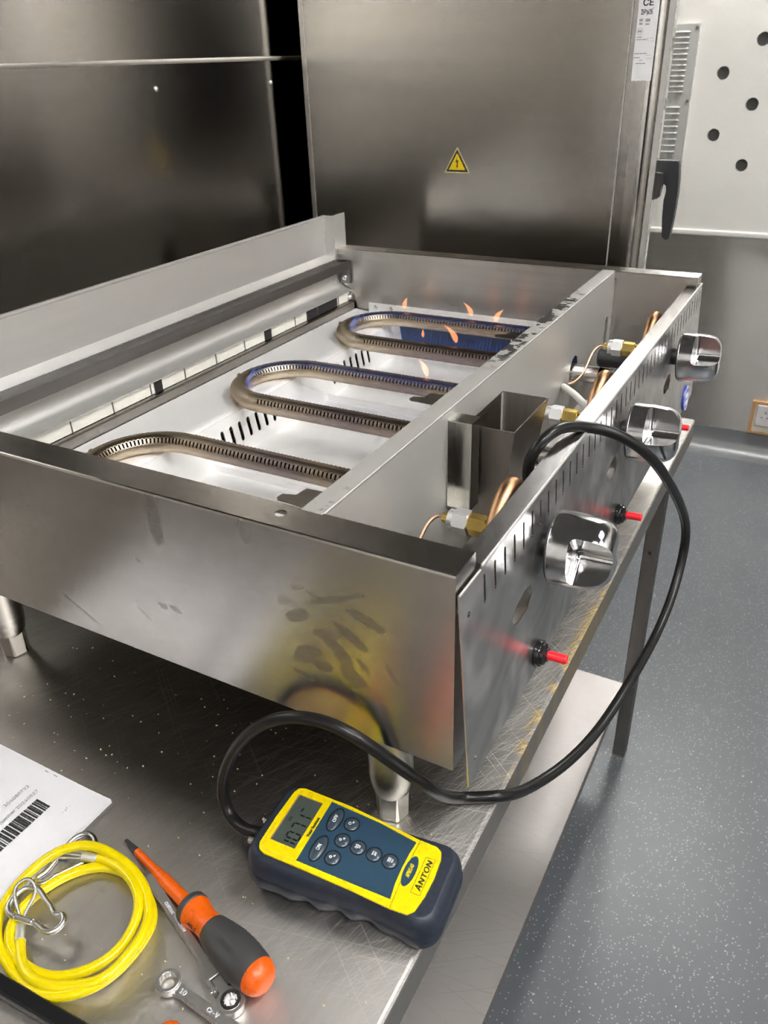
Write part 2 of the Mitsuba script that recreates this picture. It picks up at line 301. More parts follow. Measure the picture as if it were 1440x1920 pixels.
def lettering(txt, h, o, a, b, depth=0.0003, bold=False, shear=0.0, stretch=1.0, centre=False):
    m = text_mesh(txt, h, depth, bold)
    v = m.vertices.copy(); v[:, 0] = v[:, 0] * stretch + shear * v[:, 1]
    if centre: v[:, 0] -= v[:, 0].mean() * 0 + (v[:, 0].min() + v[:, 0].max()) / 2
    m.vertices = v
    return frame(m, o, a, b)
def hexa(p, q, r, taper=0.0012):
    """hexagonal nut with chamfered ends between p and q"""
    p, q = np.asarray(p, float), np.asarray(q, float); L = np.linalg.norm(q - p); z = (q - p) / L
    m = man(tm(m3.Manifold.cylinder(L, r, r, 6))) ^ man(lathe([(0, r * 0.9), (taper, r * 1.0), (L - taper, r * 1.0), (L, r * 0.9)], (0, 0, 0), (0, 0, 1), 36))
    x = np.cross(z, [0, 0, 1] if abs(z[2]) < 0.9 else [1, 0, 0]); x /= np.linalg.norm(x)
    return frame(m, p, x, np.cross(z, x), z)
# ---------------------------------------------------------------- the room
X0, X1, Y0, Y1, ZF, ZC = -0.86, 2.05, -1.55, 2.94, -0.90, 1.75
struct('floor', bx(X0 - .1, X1 + .1, Y0 - .1, Y1 + .1, ZF - .05, ZF), 'mat_floor', label='grey speckled vinyl floor')
struct('ceiling', bx(X0 - .1, X1 + .1, Y0 - .1, Y1 + .1, ZC, ZC + .05), 'mat_ceiling')
wb = struct('wall_back', bx(X0 - .1, X0 - .004, Y0, Y1, ZF, ZC), 'mat_room_wall', label='wall clad in brushed steel sheets')
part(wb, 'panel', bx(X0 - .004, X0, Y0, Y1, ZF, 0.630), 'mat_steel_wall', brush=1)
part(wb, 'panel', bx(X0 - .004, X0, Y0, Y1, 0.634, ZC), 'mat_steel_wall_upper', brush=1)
jp = [(0, 0), (.004, 0), (.0045, .004), (.0035, .0072), (0, .0075)]
part(wb, 'joint_strip', frame(ext(Polygon(jp), Y1 - Y0), (X0, Y0, .6285), (1, 0, 0), (0, 0, 1), (0, 1, 0)), 'mat_steel_edge', 40)
for y, z in ((0.6605, .5918), (0.9921, .5896)):
    part(wb, 'rivet', lathe([(0, .0052), (.0012, .0050), (.0026, .0032), (.003, .0006)], (X0, y, z), (1, 0, 0), 20), 'mat_bolt', 40)
wr = struct('wall_right', bx(X1, X1 + .1, Y0, Y1, ZF, ZC), 'mat_room_wall')
wn = struct('wall_near', bx(X0, X1, Y0 - .1, Y0, ZF, ZC), 'mat_room_white')
part(wn, 'added_dado', bx(X0, .90, Y0, Y0 + .012, ZF, .18), 'mat_room_dark')  # dark lower band added to darken the oven side reflection
d1 = struct('door_1', bx(0.90, 2.045, Y0, Y0 + .03, ZF, 1.60), 'mat_added_dark')  # unseen dark doorway, added to blacken the reflection in the back wall
part(wr, 'added_dado', bx(X1 - .012, X1, Y0, Y1, ZF, .40), 'mat_room_mid')  # grey lower band added so the lower wall sheet reflects darker
wf = struct('wall_far', bx(X0, X1, Y1 + .02, Y1 + .12, ZF, ZC), 'mat_hole', label='wall of a white perforated panel above steel cladding')
holes = [Point(x, z).buffer(.0216, quad_segs=10) for i, x in enumerate(np.arange(-.285, .5, .1150)) for z in np.arange(.238, .72, .1010)
         if (i + 1 + int(round((z - .238) / .101))) % 2 == 0]
part(wf, 'white_panel', frame(ext(sbox(X0, 0.002, X1, ZC).difference(union_all(holes)), .018), (0, Y1 + .02, 0), (1, 0, 0), (0, 0, 1), (0, -1, 0)), 'mat_white_wall', label='white panel with round holes')
part(wf, 'panel_trim', rbx(X0, X1, Y1 - .010, Y1 + .006, -.016, .004, .004, 8), 'mat_cream', 40)
# steel cladding, slightly buckled between its fixings
gx, gz = np.meshgrid(np.linspace(X0, X1, 90), np.linspace(-.80, -.014, 28), indexing='ij')
bu = .0035 * np.sin(gx * 5.1 + .9) * np.sin((gz + .8) * 3.4) + .0022 * np.sin(gx * 11.0 + gz * 3.0)
idx = np.arange(90 * 28).reshape(90, 28)
q = np.stack([idx[:-1, :-1], idx[1:, :-1], idx[1:, 1:], idx[:-1, 1:]], -1).reshape(-1, 4)
cl = trimesh.Trimesh(np.stack([gx, Y1 + .004 + bu, gz], -1).reshape(-1, 3), np.vstack([q[:, [0, 1, 2]], q[:, [0, 2, 3]]]), process=False)
k = numbered(wf + '__steel_cladding'); cl.apply_translation([0, 0, T])
scene[k] = mikit.ply(cl, 'mat_steel_cladding', True, np.stack([gx, gz], -1).reshape(-1, 2)); labels[k] = {'label': 'brushed steel cladding below the white panel'}
cov = [(0, 0), (.085, 0), (.055, .006), (.03, .022), (.014, .05), (.009, .098), (0, .100)]
part(wf, 'cove_skirting', frame(ext(Polygon(cov), X1 - X0), (X0, Y1 + .01, ZF), (0, -1, 0), (0, 0, 1), (1, 0, 0)), 'mat_cove', 50, label='dark coved vinyl skirting')
for i, (x, y, pw, h) in enumerate(LAMPS):
    k = thing('added_ceiling_light', 'added square white ceiling light panel out of view, ' + ('nearest the added dark doorway', 'over the aisle beside the worktop', 'nearest the white perforated wall', 'nearest the right-hand wall')[i], 'ceiling light')
    part(k, 'frame', man(bx(x - h - .01, x + h + .01, y - h - .01, y + h + .01, ZC - .022, ZC - .001)) - man(bx(x - h + .01, x + h - .01, y - h + .01, y + h - .01, ZC - .03, ZC - .004)), 'mat_socket')
    part(k, 'diffuser', bx(x - h + .011, x + h - .011, y - h + .011, y + h - .011, ZC - .014, ZC - .006), 'mat_lamp', emitter={'type': 'area', 'radiance': rgb(*[pw * e for e in LAMP_RADIANCE])})
# ---- cabinet added in the corner, out of view, to darken what the steel reflects
fr_ = thing('added_cabinet', 'dark steel cabinet added out of view in the far corner of the room', 'cabinet')
part(fr_, 'body', bx(1.10, 1.99, 2.15, 2.84, ZF + .10, .50), 'mat_steel_dark')
part(fr_, 'door', rbx(1.11, 1.54, 2.125, 2.149, ZF + .12, .48, .004, 6), 'mat_steel_dark')
part(fr_, 'door', rbx(1.55, 1.98, 2.125, 2.149, ZF + .12, .48, .004, 6), 'mat_steel_dark')
for x in (1.51, 1.58): part(fr_, 'handle', rbx(x - .008, x + .008, 2.085, 2.126, -.1, .2, .004, 6), 'mat_black')
for x in (1.14, 1.95):
    for y in (2.19, 2.80): part(fr_, 'foot', cyl((x, y, ZF), (x, y, ZF + .1), .02, 16), 'mat_black')
# ---- vent grille and socket on the far wall
gy = Y1 - .012
vg = thing('vent_grille', 'grey louvred metal vent grille on the white wall beside the oven handle', 'vent')
part(vg, 'plate', bx(-.508, -.3825, gy, Y1 + .004, .250, .697), 'mat_grille')
louv = lathe([(0, .0005), (.004, .0040), (.010, .0050), (.056, .0050), (.062, .0040), (.066, .0005)], (0, 0, 0), (1, 0, 0), 14)
for z in list(np.arange(.672, .475, -.0172)) + list(np.arange(.432, .262, -.0215)):
    part(vg, 'louvre', frame(louv, (-.478, gy, z), (1, 0, 0), (0, 1.6, 0), (0, 0, .9)), 'mat_grille_fin', 50)
for x, z in ((-.392, .687), (-.392, .455), (-.498, .687), (-.498, .455)):
    part(vg, 'screw', lathe([(0, .006), (.002, .0055), (.003, .002)], (x, gy, z), (0, -1, 0), 14), 'mat_steel_dark', 40)
sk = thing('wall_socket', 'white double power socket low on the steel cladding in a brown cut-out', 'socket')
part(sk, 'cut_out', frame(ext(sbox(.036, -.795, .262, -.655).difference(sbox(.050, -.790, .250, -.664)), .016), (0, Y1 + .004, 0), (1, 0, 0), (0, 0, 1), (0, -1, 0)), 'mat_wood', label='brown raw edge of the cut-out')
part(sk, 'infill', bx(.050, .250, Y1 - .006, Y1 + .004, -.789, -.664), 'mat_plaster')
part(sk, 'plate', rbx(.058, .204, Y1 - .016, Y1 + .002, -.760, -.668, .004), 'mat_socket', 40)
for cx in (.092, .166):
    for dx, dz, w, h in ((0, .016, .004, .008), (-.011, -.006, .0065, .004), (.011, -.006, .0065, .004)):
        part(sk, 'pin_hole', bx(cx + dx - w / 2, cx + dx + w / 2, Y1 - .0166, Y1 - .015, -.714 + dz - h / 2, -.714 + dz + h / 2), 'mat_void')
    part(sk, 'switch', bx(cx + .004, cx + .014, Y1 - .0185, Y1 - .015, -.690, -.676), 'mat_socket')
# ---------------------------------------------------------------- combi oven
OY = 1.05
ov = thing('combi_oven', 'large brushed steel oven standing beyond the far end of the worktop', 'oven')
plan = Polygon([(-.817, OY + .004), (-.128, OY + .004), (-.150, OY + .20), (-.285, 1.90), (-.817, 1.90)])
part(ov, 'body', frame(ext(plan, 1.15), (0, 0, -.20), (1, 0, 0), (0, 1, 0)), 'mat_steel_oven')
part(ov, 'side_panel', bx(-.808, -.1635, OY, OY + .004, -.20, .95), 'mat_steel_oven', brush=0, label='flat brushed side sheet')
part(ov, 'corner_strip', rbx(-.820, -.8085, OY - .0015, OY + .006, -.20, .95, .001, 6), 'mat_steel_edge', 40)
part(ov, 'seam_bead', bx(-.1637, -.1617, OY - .0018, OY + .003, -.20, .95), 'mat_steel_light')
fp = Polygon([(-.1610, 0), (-.128, 0), (-.119, .002), (-.112, .007), (-.108, .015), (-.120, .15), (-.1610, .15)])
part(ov, 'front_post', frame(ext(fp, 1.15), (0, OY, -.20), (1, 0, 0), (0, 1, 0)), 'mat_steel_oven', 30)
df = part(ov, 'door', frame(ext(Polygon([(-.1065, .010), (-.0965, .010), (-.0985, .020), (-.268, .78), (-.285, .78), (-.125, .05)]), 1.05), (0, OY, -.16), (1, 0, 0), (0, 1, 0)), 'mat_steel_light', 20)
part(df, 'glass', frame(ext(Polygon([(-.0950, .012), (-.0835, .012), (-.0855, .026), (-.0950, .026)]).buffer(.0006), 1.05), (0, OY, -.16), (1, 0, 0), (0, 1, 0)), 'mat_glass', label='clear edge of the door glass')
def plump(poly, y, th, e=.0035):
    """flat outline in x, z as a body with rounded rims"""
    lay = [(0, e), (e * .3, e * .3), (e, 0), (th - e, 0), (th - e * .3, e * .3), (th, e)]
    return [frame(ext(poly.buffer(-ins), max(h1 - h0, .0004)), (0, y - h0, 0), (1, 0, 0), (0, 0, 1), (0, -1, 0)) for (h0, ins), (h1, _) in zip(lay[:-1], lay[1:])]
hb = part(df, 'handle', plump(Polygon([[-0.1174, 0.4494], [-0.1068, 0.4505], [-0.0666, 0.4505], [-0.0635, 0.445], [-0.0608, 0.4215], [-0.0592, 0.3946], [-0.0605, 0.3547], [-0.0634, 0.3192], [-0.0684, 0.3149], [-0.0767, 0.32], [-0.0807, 0.3537], [-0.0821, 0.3846], [-0.0798, 0.3999], [-0.0816, 0.4089], [-0.0891, 0.4147], [-0.0911, 0.4266], [-0.1076, 0.4328], [-0.1164, 0.4334]]).buffer(-.003).buffer(.006).buffer(-.003), OY + .066, .024), 'mat_black', label='black lever of the door handle')
part(hb, 'boss', plump(Polygon([[-0.1119, 0.4332], [-0.1037, 0.4356], [-0.0843, 0.4325], [-0.0847, 0.4126], [-0.0873, 0.3912], [-0.1058, 0.3856], [-0.1112, 0.3846]]).buffer(-.002).buffer(.002), OY + .042, .030, .002), 'mat_black')
# warning sign
ws = part(ov, 'warning_sign', frame(ext(Polygon([(-.0245, -.0205), (.0245, -.0205), (0, .0215)]).buffer(.0018), .0006), (-.4733, OY, .4470), (1, 0, 0), (0, 0, 1), (0, -1, 0)), 'mat_sign_edge', label='yellow triangular high voltage sign')
for poly, h, mt in ((Polygon([(-.0222, -.0193), (.0222, -.0193), (0, .0188)]).buffer(.0008), .0008, 'mat_print_black'), (Polygon([(-.0178, -.0168), (.0178, -.0168), (0, .0140)]), .0010, 'mat_sign_yellow'),
        (Polygon([(.0012, .0088), (-.0042, -.0032), (-.0006, -.0022), (-.0006, -.0090), (-.0022, -.0085), (.0004, -.0135), (.0026, -.0085), (.0012, -.0090), (.0030, .0012), (-.0008, -.0002)]), .0012, 'mat_print_black')):
    part(ws, 'print', frame(ext(poly.buffer(0), h), (-.4733, OY, .4470), (1, 0, 0), (0, 0, 1), (0, -1, 0)), mt)
# rating label
rl = part(ov, 'rating_label', bx(-.1535, -.1205, OY - .0006, OY + .0005, .578, .760), 'mat_label_white', label='white rating label')
A, B = (1, 0, 0), (0, 0, 1); ly = OY - .0006
part(rl, 'print', lettering('CE', .0090, (-.1475, ly, .6855), A, B, .0004, True, stretch=1.1), 'mat_print_black')
part(rl, 'print', lettering('IPx5', .0070, (-.1490, ly, .6735), A, B, .0004, True, stretch=.85), 'mat_print_black')
part(rl, 'print', [frame(ext(Polygon([(-.004, 0), (.004, 0), (.003, .007), (-.003, .007)]).difference(Polygon([(-.003, .001), (.003, .001), (.0024, .006), (-.0024, .006)])), .0004), (-.1335, ly, .6735), A, B, (0, -1, 0)),
    frame(ext(LineString([(-.005, -.001), (.005, .009)]).buffer(.0004), .0004), (-.1335, ly, .6735), A, B, (0, -1, 0))], 'mat_print_grey', label='crossed-out bin symbol')
for x, z, w, h in ((-.150, .664, .006, .0035), (-.150, .659, .0055, .0030), (-.140, .663, .0075, .0042), (-.140, .6585, .0070, .0022)):
    part(rl, 'print', bx(x, x + w, ly - .0004, ly, z, z + h), 'mat_print_grey')
part(rl, 'print', frame(ext(Point(0, 0).buffer(.0050).difference(Point(0, 0).buffer(.0043)).union(sbox(-.003, -.0016, .003, .0016)), .0004), (-.1475, ly, .6500), A, B, (0, -1, 0)), 'mat_print_grey')
for x, z, w in ((-.1515, .6410, .008), (-.1515, .6375, .018), (-.1528, .6175, .021), (-.1530, .6115, .010), (-.1430, .6075, .005), (-.1490, .6030, .016)):
    part(rl, 'print', bx(x, x + w, ly - .0004, ly, z, z + .0013), 'mat_print_grey')
for z in (.6395, .6355, .6150, .6105):
    part(rl, 'print', bx(-.134, -.1235, ly - .0003, ly, z, z + .0004), 'mat_print_grey')
st = thing('oven_stand', 'steel leg frame carrying the large oven', 'stand')
part(st, 'top_frame', bx(-.80, -.20, OY + .03, 1.86, -.24, -.2005), 'mat_steel_dark')
for x in (-.78, -.23):
    for y in (OY + .06, 1.83): part(st, 'leg', bx(x - .02, x + .02, y - .02, y + .02, ZF, -.24), 'mat_steel_dark')
# ---------------------------------------------------------------- worktop table
XE, YE = 0.0443, 1.0287
tb = thing('worktop_table', 'long scratched stainless steel work table carrying the grill and tools', 'table')
prof = Polygon([(X0 + .006, -.0415), (X0 + .006, .030), (X0 + .012, .030), (X0 + .016, .002), (X0 + .020, 0), (XE - .0045, 0), (XE - .0022, -.0006), (XE - .0006, -.0022), (XE, -.0045), (XE, -.041), (XE - .0012, -.041), (XE - .0012, -.006), (XE - .006, -.0015), (X0 + .02, -.0015), (X0 + .02, -.0415)])
part(tb, 'top', frame(ext(prof, YE + 1.0), (0, YE, 0), (1, 0, 0), (0, 0, 1), (0, -1, 0)), 'mat_worktop', brush=1)
part(tb, 'end_apron', bx(X0 + .02, XE - .0012, YE - .0015, YE, -.041, -.0015), 'mat_steel_edge')
part(tb, 'bearer', bx(-.80, -.02, YE - .055, YE - .020, -.041, -.002), 'mat_steel_dark')
part(tb, 'bearer', bx(-.80, -.02, -.60, -.56, -.041, -.002), 'mat_steel_dark')
for x, y in ((.0040, 1.0155), (-.80, 1.0155), (.0040, -.93), (-.80, -.93)):
    lg = part(tb, 'leg', rbx(x - .015, x + .015, y - .015, y + .015, ZF + .006, -.0015, .002, 6), 'mat_steel_dark', 40)
    part(lg, 'foot', bx(x - .0135, x + .0135, y - .0135, y + .0135, ZF, ZF + .007), 'mat_steel_edge')
    part(lg, 'bolt', lathe([(0, .004), (.0015, .0035), (.002, .001)], (x, y - .015, -.30), (0, -1, 0), 12), 'mat_void')
shp = Polygon([(-.80, 0), (-.0085, 0), (-.0085, -.030), (-.0097, -.030), (-.0097, -.0012), (-.80, -.0012)])
part(tb, 'under_shelf', frame(ext(shp, 1.0 + .90), (0, 1.0, -.665), (1, 0, 0), (0, 0, 1), (0, -1, 0)), 'mat_worktop_shelf', brush=1)
# ---------------------------------------------------------------- chargrill standing on the worktop
GX, GY0, GY1, GT, GB = 0.0351, -0.0796, 0.8684, 0.3125, 0.1233     # front edge, near and far end, top and bottom of the body
FW_ = 0.0354                                                       # width of the folded top flange of the end panels
XB, XC, ZH = -0.6260, -0.6481, 0.3724                              # inner face and back of the flue panel, its top
cg = thing('chargrill', 'three burner steel gas grill without grates, standing on short legs on the worktop', 'grill')
hole = cyl((-.1265, GY0 + .0205, GT - .01), (-.1265, GY0 + .0205, GT + .01), .0052, 24)
def end_panel(y, s):
    """folded end sheet; s = +1 when the flange points to larger y"""
    pr = Polygon([(0, 0), (.0012, 0), (.0012, GT - GB - .0022), (.0022, GT - GB - .0012), (FW_ - .0012, GT - GB - .0012), (FW_ - .0012, GT - GB - .0105), (FW_, GT - GB - .0105), (FW_, GT - GB - .0008), (FW_ - .0008, GT - GB), (.0022, GT - GB), (.0008, GT - GB - .0006), (0, GT - GB - .0022)])
    m = frame(ext(pr, GX - XC), (XC, y, GB), (0, s, 0), (0, 0, 1), (1, 0, 0))
    return m
side = end_panel(GY0, 1)
ep = part(cg, 'end_panel', [tm(man(side) - man(hole)), bx(GX - .0012, GX, GY0 + .0012, GY0 + FW_, GB, GT - .0015), bx(XC + .01, GX - .0012, GY0 + .0012, GY0 + .020, GB, GB + .0012)], 'mat_end_panel', brush=0, label='near end panel with greasy hand marks')
part(cg, 'end_panel', [end_panel(GY1, -1), bx(GX - .0012, GX, GY1 - FW_, GY1 - .0012, GB, GT - .0015)], 'mat_end_panel_plain', brush=0)
part(cg, 'end_liner', bx(XB, GX - .002, GY1 - .024, GY1 - .0228, GB, GT - .0105), 'mat_end_panel_plain', brush=0)
part(cg, 'end_liner', bx(XB, -.12, GY0 + .0228, GY0 + .024, GB, GT - .0105), 'mat_steel_light')
# flue panel at the back, folded upright at its far end
bp = part(cg, 'back_panel', [bx(XC, XC + .0015, GY0, GY1 - .040, GB, ZH), bx(XC, XC + .004, GY0, GY1 - .040, ZH - .0018, ZH),
    frame(ext(Polygon([(0, 0), (.0015, 0), (.0015, .009), (.003, .012), (.0018, .0135), (0, .0105)]), GY1 - .040 - GY0), (XC + .0012, GY0, ZH - .0145), (1, 0, 0), (0, 0, 1), (0, 1, 0))], 'mat_steel_light')
part(bp, 'corner_return', bx(XC, XB + .0005, GY1 - .0415, GY1 - .040, GB, ZH - .0005), 'mat_steel_light')
part(bp, 'upstand', bx(XB - .0015, XB, GY1 - .0415, GY1, GT - .04, ZH), 'mat_steel_light')
# angle rail along the back with its end bracket
ar = part(cg, 'angle_rail', [bx(XB - .003, -.600, GY0 + .026, GY1 - .0365, .2895, .2915), bx(-.602, -.600, GY0 + .026, GY1 - .0365, .2755, .2915)], 'mat_steel_rail', label='dark mild steel angle rail')
brk = part(ar, 'bracket', bx(-.6245, -.603, GY1 - .0300, GY1 - .0240, .246, .289), 'mat_steel_rail')
for z in (.2755, .2575): part(brk, 'bolt', lathe([(0, .0058), (.003, .0056), (.005, .0040), (.0055, .001)], (-.614, GY1 - .030, z), (0, -1, 0), 18), 'mat_bolt', 40)
# lower back ledge: curved lip over an open slot, then a second rail, then the drip tray
lip = [(XC + .0015, .300), (-.6300, .262), (-.6260, .247), (-.6185, .239), (-.6080, .2352), (-.6000, .2345), (-.6000, .2330), (-.609, .2338), (-.6195, .2375), (-.6275, .246), (-.6318, .262), (XC + .0015, .292)]
part(cg, 'flue_lip', frame(ext(Polygon(lip), GY1 - GY0 - .052), (0, GY0 + .026, 0), (1, 0, 0), (0, 0, 1), (0, 1, 0)), 'mat_steel_light', 50)
part(cg, 'slot_backing', bx(-.6095, -.6080, GY0 + .026, GY1 - .026, .2130, .2335), 'mat_cream')
for y in np.arange(-.01, .83, .0735): part(cg, 'slot_spacer', bx(-.6085, -.6066, y - .0006, y + .0006, .2130, .2325), 'mat_steel_rail')
for y, w in ((.300, .016), (.742, .105), (.570, .02)): part(cg, 'slot_gap', bx(-.6085, -.6072, y - w / 2, y + w / 2, .2128, .2338), 'mat_void')
rl2 = [(-.629, .2105), (-.600, .2125), (-.5965, .211), (-.5955, .186), (-.597, .186), (-.598, .2095), (-.629, .2085)]
lr = part(cg, 'lower_rail', frame(ext(Polygon(rl2), GY1 - GY0 - .058), (0, GY0 + .029, 0), (1, 0, 0), (0, 0, 1), (0, 1, 0)), 'mat_steel_dark', label='grey lower rail')
part(lr, 'bolt', lathe([(0, .006), (.003, .0056), (.005, .004), (.0055, .001)], (-.607, GY1 - .030, .2195), (0, -1, 0), 18), 'mat_bolt', 40)
tray_pr = [(-.594, .1985), (-.560, .1955), (-.512, .1925), (-.5035, .1900), (-.4990, .1860), (-.4985, .1845), (-.5005, .1845), (-.505, .1885), (-.513, .1910), (-.560, .1940), (-.594, .1970)]
dt = part(cg, 'drip_tray', [frame(ext(Polygon(tray_pr), GY1 - GY0 - .058), (0, GY0 + .029, 0), (1, 0, 0), (0, 0, 1), (0, 1, 0)), bx(-.492, -.1165, GY0 + .029, GY1 - .029, .1236, .1250)], 'mat_steel_tray', 30, label='bright drip tray with a slotted inner wall')
slot = rrect(-.0037, .0037, -.0145, .0145, .0036)
cut = []
for yc in (.065, .355, .650):
    for i in range(7): cut.append(affinity.translate(slot, yc - .060 + .0200 * i, .157))
wall = sbox(GY0 + .029, .1250, GY1 - .029, .1862).difference(union_all(cut))
part(dt, 'slotted_wall', frame(ext(wall, .0014), (-.4660, 0, 0), (0, 1, 0), (-.18, 0, 1), (1, 0, 0)), 'mat_steel_tray')
part(dt, 'wall_backing', bx(-.560, -.559, GY0 + .029, GY1 - .029, .124, .190), 'mat_steel_light')
part(dt, 'end_wall', frame(ext(sbox(-.552, .126, -.118, .2195).difference(rrect(-.520, -.135, .136, .2010, .004)), .0014), (0, GY1 - .0475, 0), (1, 0, 0), (0, 0, 1), (0, -1, 0)), 'mat_steel_tray')
part(dt, 'end_recess', bx(-.524, -.130, GY1 - .0300, GY1 - .0290, .130, .206), 'mat_blue_flamelight', label='dark plate behind the end opening, blue flame light painted into its colour')
for x in (-.536, -.503): part(dt, 'rivet', lathe([(0, .0042), (.0012, .0038), (.002, .001)], (x, GY1 - .049, .2120), (0, -1, 0), 14), 'mat_bolt', 40)
for y in (.265, .560): part(dt, 'partition', bx(-.494, -.118, y - .0007, y + .0007, .1250, .1350), 'mat_steel_tray')
# divider between the burner chamber and the control chamber
DX0, DX1 = -0.1157, -0.0941
dpl = sbox(GY0 + .028, .124, GY1 - FW_ + .010, GT - .0016)
cuts = [Point(y, .209).buffer(.021, quad_segs=10).union(sbox(y - .021, .190, y + .021, .209)) for y in (.045, .343, .640)]
cuts += [rrect(.805, .8225, .150, .243, .008), Point(-.030, .2725).buffer(.0065)]
dv = part(cg, 'divider', [frame(ext(dpl.difference(union_all(cuts)), .0015), (DX1 - .0015, 0, 0), (0, 1, 0), (0, 0, 1), (1, 0, 0)),
    frame(ext(Polygon([(0, -.012), (.0012, -.012), (.0012, -.0014), (DX1 - DX0 - .0026, -.0014), (DX1 - DX0 - .0014, -.0026), (DX1 - DX0, -.0026), (DX1 - DX0 - .0004, -.0006), (DX1 - DX0 - .0016, 0), (.0006, 0), (0, -.0006)]), GY1 - 2 * FW_ - GY0 + .006), (DX0, GY0 + FW_ - .003, GT + .0004), (1, 0, 0), (0, 0, 1), (0, 1, 0))], 'mat_divider', label='steel divider with soot on its top edge')
part(dv, 'edge_bead', tube([(DX1 - .0009, GY0 + FW_, GT - .0006), (DX1 - .0009, GY1 - FW_, GT - .0006)], .0013, 10), 'mat_steel_light', True)
# floor of the control chamber
part(cg, 'base_sheet', bx(XC + .01, .030, GY0 + .02, GY1 - .025, GB, GB + .0010), 'mat_steel_dark')
for z, x in ((.170, -.060), (.150, -.030)): part(cg, 'pipe_bracket', [bx(x - .012, x + .012, .33, .62, z, z + .0015), bx(x + .0105, x + .012, .33, .62, z - .012, z)], 'mat_steel_light')
# burners
BR, BZ, BX = 0.0133, 0.2055, -0.5445
def burner(ym, lit):
    R = .075
    xs = np.linspace(DX0 + .012, BX + BR + R, 60)
    path = [(x, ym - R, BZ) for x in xs] + [(BX + BR + R - R * math.sin(a), ym - R * math.cos(a), BZ) for a in np.linspace(0, PI, 40)[1:-1]] + [(x, ym + R, BZ) for x in xs[::-1]]
    path = np.array(path)
    outer = tube(path, BR, 40)
    tn = np.gradient(path, axis=0); tn /= np.linalg.norm(tn, axis=1, keepdims=True)
    inner = tube(np.vstack([path[:1] + tn[:1] * .004, path[1:-1], path[-1:] - tn[-1:] * .004]), BR - .0011, 24)
    s = np.r_[0, np.cumsum(np.linalg.norm(np.diff(path, axis=0), axis=1))]
    cutters, rims, jets = [], [], []
    el = math.radians(33)
    L0 = xs[0] - xs[-1]; total = s[-1]
    st = rrect(-.00115, .00115, -.0036, .0036, .0011)
    cutm = ext(st, .006); rim = ext(st.buffer(.0007).difference(st.buffer(.00005)), .0006)
    for d in np.arange(.010, total - .010, .0058):
        i = np.searchsorted(s, d) - 1; f = (d - s[i]) / (s[i + 1] - s[i]); p = path[i] * (1 - f) + path[i + 1] * f
        t = path[i + 1] - path[i]; t /= np.linalg.norm(t); side = np.array([t[1], -t[0], 0])      # points into the loop
        inward = side if np.dot(side, np.array([BX + BR + R + .1, ym, BZ]) - p) > 0 else -side
        for w in (1, -1):
            if w < 0 and L0 - .004 < d < total - L0 + .004: continue
            n = inward * w * math.cos(el) + np.array([0, 0, math.sin(el)]); up = np.cross(n, t)
            cutters.append(man(frame(cutm, p + n * (BR - .003), t, up, n)))
            rims.append(frame(rim, p + n * (BR - .00025), t, up, n))
            if w > 0: jets.append((p + n * BR, n))
    body = man(outer) - man(inner)
    body = body - m3.Manifold.batch_boolean(cutters, m3.OpType.Add)
    k = part(cg, 'burner', body, 'mat_burner', 40, label='U-shaped slotted burner tube, lit' if lit else 'U-shaped slotted burner tube, not lit')
    part(k, 'slot_rims', rims, 'mat_burner', stuff=True)
    part(k, 'slot_shade', inner_dark(path), 'mat_void', True)  # black tube filling the hollow burner, painted shade behind the slots
    part(k, 'locating_pin', cyl((BX - .010, ym + .004, BZ), (BX + .004, ym, BZ), .004, 12, .0022), 'mat_steel_dark')
    # mixing tube through the divider, with its air slot
    yv = ym - R
    mt = man(cyl((DX0 + .010, yv, BZ), (.006, yv, BZ), .0128, 32)) - man(cyl((DX0, yv, BZ), (.02, yv, BZ), .0118, 28)) - man(bx(-.055, -.012, yv - .0135, yv + .002, BZ - .004, BZ + .016))
    part(k, 'mixing_tube', mt, 'mat_mirror', 40)
    part(k, 'air_shutter', man(cyl((-.040, yv, BZ), (.004, yv, BZ), .0139, 32)) - man(cyl((-.06, yv, BZ), (.02, yv, BZ), .0130, 28)) - man(bx(-.030, -.006, yv - .02, yv - .001, BZ - .004, BZ + .02)), 'mat_chrome', 40)
    # shield plate and electrode beside the near leg
    sh = Polygon([(-.117, ym), (-.2030, ym), (-.2225, ym - .001), (-.2245, ym - .018), (-.2390, ym - .022), (-.2400, ym - .031), (-.2360, ym - .035), (-.2240, ym - .035), (-.2040, ym - .037), (-.117, ym - .037)]).buffer(-.002).buffer(.002)
    part(k, 'shield_plate', frame(ext(sh, .0013), (0, 0, .2300), (1, 0, 0), (0, 1, 0)), 'mat_steel_dark')
    part(k, 'electrode', [cyl((-.213, ym - .014, .178), (-.213, ym - .014, .2300), .0044, 16), cyl((-.196, ym - .010, .178), (-.196, ym - .010, .2300), .0026, 12)], 'mat_bolt', 40)
    return k, jets
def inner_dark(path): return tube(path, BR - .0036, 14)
BY = (.112, .414, .713)
burn = [burner(BY[0], False), burner(BY[1], True), burner(BY[2], True)]
